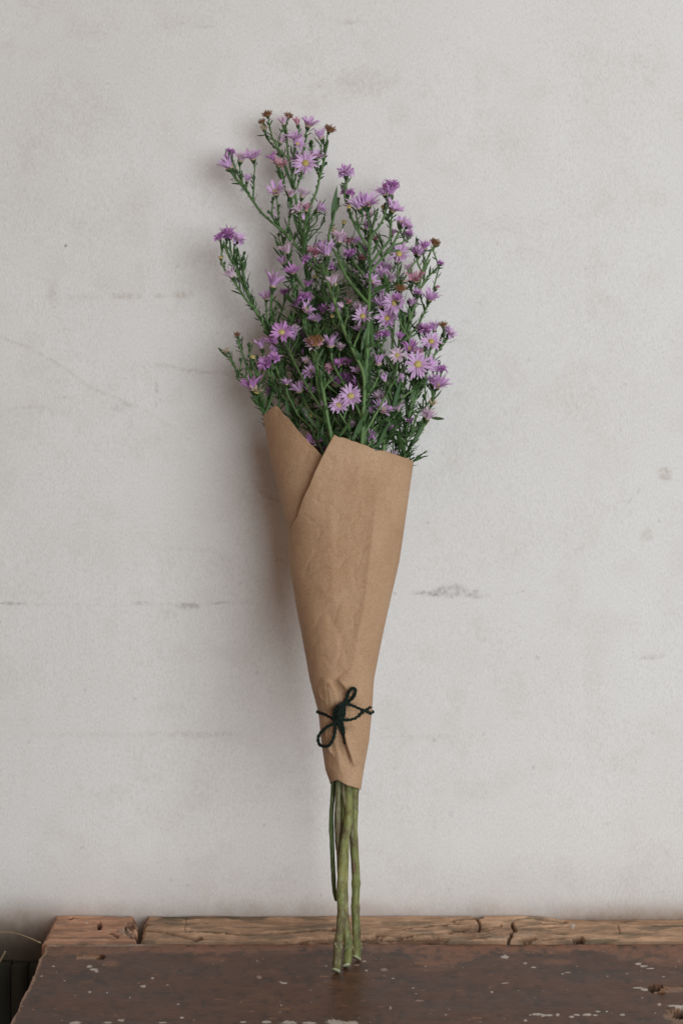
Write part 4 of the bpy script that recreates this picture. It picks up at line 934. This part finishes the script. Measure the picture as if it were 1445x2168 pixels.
    for h in H:
        org, ax, R_, kd, cl, rp = h
        cs = max(.0052, min(.0088, R_*cal_sz[kd]))
        if kd == 'U': cs = R_*1.25
        base = org-ax*(cs*.60)
        best = None; bc = 1e9
        for n_ in node:
            v = base-n_[0]; dz = v.z; hz = math.hypot(v.x, v.y*.6)
            if dz < .006: continue
            c_ = v.length+max(0, hz-dz*.5)*3.0+(.02 if dz < .012 else 0) + (1-n_[1].dot(v.normalized()))*.012
            if c_ < bc: bc = c_; best = n_
        if best is None: best = node[0]
        p0 = best[0]; v = base-p0; Ls = v.length
        t0 = (best[1]*.55+v.normalized()*.7+Vector((v.x*6, v.y*6, 0))*.6).normalized(); t1 = (ax*.8+Vector((0, .15, .8))).normalized()
        if ax.y < -.7: t1 = (ax*.6+Vector((0, 0, .9))).normalized()
        rb = max(.00068, min(best[2]*.85, .00078+.006*Ls+.00015*r.random())); rb = min(rb, .0011)
        n = max(5, int(Ls/.004)); cur = []
        for i in range(n+1):
            t = i/n; h00 = 2*t**3-3*t*t+1; h10 = t**3-2*t*t+t; h01 = -2*t**3+3*t*t; h11 = t**3-t*t
            q = p0*h00+t0*(Ls*1.0*h10)+base*h01+t1*(Ls*.8*h11)
            q = q+Vector((r.uniform(-1, 1), r.uniform(-1, 1), 0))*.00025*(1 if 0 < i < n else 0)
            cur.append((q, rb*(1-.2*t)+(.0003 if i == n else 0)))
        tube(mb, cur, 6, False)
        for i in range(1, n): node.append((cur[i][0], (cur[i+1][0]-cur[i][0]).normalized(), cur[i][1]))
        br_pts.append(cur)
        # the head itself
        rot = ax.to_track_quat('Z', 'Y') @ Quaternion((0, 0, 1), r.uniform(0, 6.28))
        nm = {'U': 'bud', 'Y': 'young_bud', 'W': 'dried_flower', 'T': 'faded_flower', 'C': 'half_closed_flower'}.get(kd, 'flower')
        o = obj(nm, (BM if kd == 'U' else CM)[r.randrange(3)], root, org-root.location)
        o.rotation_mode = 'QUATERNION'; o.rotation_quaternion = rot; o.scale = (cs,)*3
        def sub(name, me, sc, z=0):
            q = obj(name, me, o, Vector((0, 0, z))); q.scale = (sc/cs,)*3; q.rotation_euler = (0, 0, r.uniform(0, 6.28)); return q
        pk = {'O': 'open', 'H': 'half', 'F': 'fan', 'C': 'closed', 'Q': 'curly', 'W': 'dry', 'T': 'tuft', 'Y': 'tuft'}
        if kd in 'OHFCQ':
            sub('petals', petals(pk[kd], cl, r), R_*(1.0 if kd in 'OH' else .98), .0)
            dm = DY if r.random() < .8 or kd == 'O' else DC
            if cl == 'c': dm = DY
            if kd == 'Q' and r.random() < .4: dm = DC
            if kd == 'Q': sub('petals', petals('half', cl, r), R_*.72, .05)
            sub('disc', dm[r.randrange(3)], R_*(1.15 if kd in 'OH' else .9)*(1.5 if cl == 'c' else 1), .01)
        elif kd == 'W':
            sub('petals', petals('dry', 'b' if cl != 'o' else 'k', r), R_*1.35); sub('petals', petals('tuft', 'b', r), R_*1.2)
            sub('disc', (DB)[r.randrange(3)], R_*1.8, -.02)
        elif kd == 'T':
            sub('petals', petals('tuft', cl, r), R_*1.55); sub('petals', petals('dry', cl, r), R_*1.0)
            sub('disc', (DC if cl == 'c' else DB)[r.randrange(3)], R_*1.2)
        elif kd == 'Y':
            sub('petals', petals('tuft', 'c', r), R_*.9); sub('disc', DY[r.randrange(3)], R_*2.2)
    # leafless twigs between main stem and heads make the inside of the spray
    obj('stem', mb.mesh('stem', M_stem), root)
    # ---- small bracts along every branch
    mb = MB()
    def bract(p, dr, tdir, L, w):
        e = tdir.cross(dr)
        if e.length < 1e-4: return
        e.normalize(); d1 = (tdir*.75+dr*.7).normalized(); d2 = (tdir*(.9+r.uniform(-.6, .5))+dr*r.uniform(.1, 1.0)).normalized()
        p1 = p+d1*L*.45; p2 = p1+d2*L*.35; p3 = p2+(d2+tdir*r.uniform(-.5, .5)).normalized()*L*.25; n_ = e.cross(d1)*w*.35
        mb.add([p-e*w*.5, p+e*w*.5, p1+e*w+n_, p1, p1-e*w+n_, p2+e*w*.75+n_, p2, p2-e*w*.75+n_, p3],
               [(0, 1, 2, 3), (0, 3, 4), (3, 2, 5, 6), (4, 3, 6, 7), (6, 5, 8), (7, 6, 8)])
    for cur in br_pts:
        m = len(cur)
        for i in range(1, m-1):
            p, q = cur[i]; td = (cur[i+1][0]-p).normalized()
            for rep in range(2 if i > m*.6 else 1):
                if r.random() < .62:
                    a = r.uniform(0, 6.28); o_ = td.orthogonal().normalized(); dr = o_*math.cos(a)+td.cross(o_)*math.sin(a)
                    big = r.random() < .16
                    bract(p+td*r.uniform(0, .002)+dr*q*.7, dr, td, r.uniform(.0024, .0052)*(2.2 if big else 1), r.uniform(.00045, .0008)*(1.3 if big else 1))
    for i in range(0, len(up)-1):
        p, q = up[i]; td = (up[i+1][0]-p).normalized()
        py = 1084-(p.z-ZC)/K(-p.y)
        if py > 975: continue
        for rep in range(r.choice((1, 1, 2))):
            a = r.uniform(0, 6.28); o_ = td.orthogonal().normalized(); dr = o_*math.cos(a)+td.cross(o_)*math.sin(a)
            bract(p+td*r.uniform(0, .005)+dr*q*.8, dr, td, r.uniform(.004, .010), r.uniform(.0006, .0011))
    o = obj('bracts', mb.mesh('bracts', M_bract), root); o['kind'] = 'stuff'
    # ---- larger lance leaves
    cand = [n_ for n_ in node if 540 < 1084-(n_[0].z-ZC)/K(-n_[0].y) < 985]
    if not cand: cand = node
    for k in range(nl):
        n_ = r.choice(cand); py = 1084-(n_[0].z-ZC)/K(-n_[0].y); low = (py-540)/440.
        a = r.uniform(-math.pi, math.pi); side = Vector((math.cos(a), math.sin(a)*.8, 0))
        ax = (n_[1]*r.uniform(.7, 1.3)+side*r.uniform(.25, .7)).normalized()
        L_ = r.uniform(.009, .015)+r.uniform(.002, .013)*low
        lf_ = obj('leaf', LM[r.randrange(10)], root, n_[0]-root.location)
        q = ax.to_track_quat('Z', 'X') @ Quaternion((0, 0, 1), r.uniform(0, 6.28))
        lf_.rotation_mode = 'QUATERNION'; lf_.rotation_quaternion = q; lf_.scale = (L_,)*3
    SPRAYS[key] = SPRAYS[key]+(node,)

def set_leaf(key, a, b, du, tw_=0.0, v=0, wd=1.0):
    root = SPR[key]; pa = P(a[0], a[1], depth_for(a[0], a[1], du)); pb = P(b[0], b[1], depth_for(b[0], b[1], du)+.003)
    z = (pb-pa); L_ = z.length*1.04; z.normalize(); x = Vector((math.sin(tw_), -math.cos(tw_), .1)); x = (x-z*x.dot(z)).normalized(); y = z.cross(x)
    o = obj('leaf', LM[v], root, pa-root.location); o.rotation_mode = 'QUATERNION'
    o.rotation_quaternion = Matrix((x, y, z)).transposed().to_quaternion(); o.scale = (L_, L_*wd, L_)
for a in [('low_front', (748, 930), (779, 866), .95, .3, 0, 1.2), ('low_front', (716, 926), (747, 882), .95, -.4, 1, 1.1), ('centre', (790, 735), (787, 612), .85, .5, 3, .8), ('centre', (765, 742), (777, 690), .9, .2, 0, 1.1),
          ('centre', (772, 775), (731, 712), 1.0, -.3, 4, .9), ('right_top', (703, 468), (711, 398), .3, .2, 0, 1.0), ('right_top', (788, 614), (824, 603), .8, .5, 2, 1.3), ('right_top', (822, 622), (812, 574), .7, -.5, 1, 1.5),
          ('low_right', (912, 884), (941, 888), .3, .2, 0, 1.6), ('right_top', (780, 548), (748, 508), .5, .3, 4, .9), ('right_top', (786, 540), (806, 500), .6, -.3, 1, 1.0), ('low_right', (872, 945), (902, 890), .5, .3, 3, 1.1),
          ('low_right', (868, 930), (888, 860), .3, .5, 1, .8), ('low_right', (855, 960), (836, 900), .4, -.3, 4, 1), ('low_front', (800, 945), (822, 895), .5, .2, 0, 1), ('low_right', (866, 975), (882, 965), .2, .2, 9, 1.4),
          ('left', (520, 608), (514, 560), .4, .4, 1, .8), ('left', (515, 575), (521, 548), .4, .1, 0, 1.8), ('tall', (640, 540), (655, 470), .5, .1, 4, .7), ('inner_left', (668, 905), (640, 860), .8, .1, 1, 1.1), ('right', (830, 870), (850, 800), .5, .1, 0, .8),
          ('inner_left', (700, 950), (672, 915), .8, .2, 2, 1.3), ('inner_left', (610, 880), (604, 838), .3, .2, 0, 1.1), ('inner_left', (690, 930), (660, 880), .4, .4, 4, 1.2)]:
    set_leaf(*a)

# side twigs filling the depth of the bouquet (each belongs to a spray): leafy, with few buds
def twigs(key, n, box_, urange, seed):
    root = SPR[key]; node = SPRAYS[key][-1]; r = random.Random(seed); mb = MB(); mb2 = MB()
    for k in range(n):
        x = r.uniform(box_[0], box_[1]); y = r.uniform(box_[2], box_[3]); d = depth_for(x, y, r.uniform(*urange)); tip = P(x, y, d)
        best = min((n_ for n_ in node if n_[0].z < tip.z-.012), key=lambda n_: (n_[0]-tip).length+2*max(0, abs(n_[0].x-tip.x)-(tip.z-n_[0].z)*.6), default=None)
        if best is None: continue
        p0 = best[0]; v = tip-p0; Ls = v.length
        if Ls > .12: continue
        t1 = Vector((v.x*.5, v.y*.3, v.length)).normalized(); n_s = max(5, int(Ls/.005)); cur = []
        for i in range(n_s+1):
            t = i/n_s; h00 = 2*t**3-3*t*t+1; h10 = t**3-2*t*t+t; h01 = -2*t**3+3*t*t; h11 = t**3-t*t
            cur.append((p0*h00+best[1]*(Ls*h10)+tip*h01+t1*(Ls*.7*h11), .0008*(1-.5*t)))
        tube(mb, cur, 5, False)
        for i in range(1, n_s+1):
            p, q = cur[i]; td = (p-cur[i-1][0]).normalized()
            for rep in range(2):
                a = r.uniform(0, 6.28); o_ = td.orthogonal().normalized(); dr = o_*math.cos(a)+td.cross(o_)*math.sin(a)
                L = r.uniform(.005, .014); w = L*r.uniform(.045, .085); e = td.cross(dr).normalized()
                d1 = (td*.8+dr*.6).normalized(); d2 = (td*r.uniform(.3, 1.1)+dr*r.uniform(.2, .9)).normalized()
                p1 = p+d1*L*.45; p2 = p1+d2*L*.35; p3 = p2+d2*L*.25
                mb2.add([p-e*w*.5, p+e*w*.5, p1+e*w, p1-e*w, p2+e*w*.75, p2-e*w*.75, p3], [(0, 1, 2, 3), (3, 2, 4, 5), (5, 4, 6)])
        if r.random() < .45:
            t = (cur[-1][0]-cur[-2][0]).normalized(); o = obj('bud', BM[r.randrange(3)], root, tip+t*.002-root.location)
            o.rotation_mode = 'QUATERNION'; o.rotation_quaternion = t.to_track_quat('Z', 'Y'); o.scale = (r.uniform(.0035, .0055),)*3
    if mb.v: obj('side_twigs', mb.mesh('side_twigs', M_stem), root)['kind'] = 'stuff'
    if mb2.v: obj('small_leaves', mb2.mesh('small_leaves', M_leaf), root)['kind'] = 'stuff'
twigs('tall', 46, (590, 690, 430, 800), (-.9, .2), 1)
twigs('left', 22, (570, 640, 640, 860), (-.8, .3), 2)
twigs('low_left', 8, (540, 600, 800, 900), (-.5, .3), 3)
twigs('right_top', 46, (715, 850, 480, 900), (-.9, .2), 4)
twigs('centre', 44, (665, 790, 600, 900), (-.8, .5), 5)
twigs('inner_left', 50, (600, 710, 660, 930), (-.9, .5), 6)
twigs('right', 38, (790, 890, 620, 930), (-.7, .5), 7)
twigs('low_right', 22, (835, 900, 780, 965), (-.5, .5), 8)
twigs('low_front', 44, (690, 850, 820, 945), (-.7, .6), 9)

twigs('tall', 26, (640, 700, 600, 840), (-.95, -.4), 11)
twigs('right_top', 44, (690, 800, 540, 860), (-.95, -.4), 12)
twigs('inner_left', 30, (620, 700, 640, 900), (-.95, -.3), 13)
twigs('centre', 30, (660, 770, 640, 900), (-.9, -.2), 14)
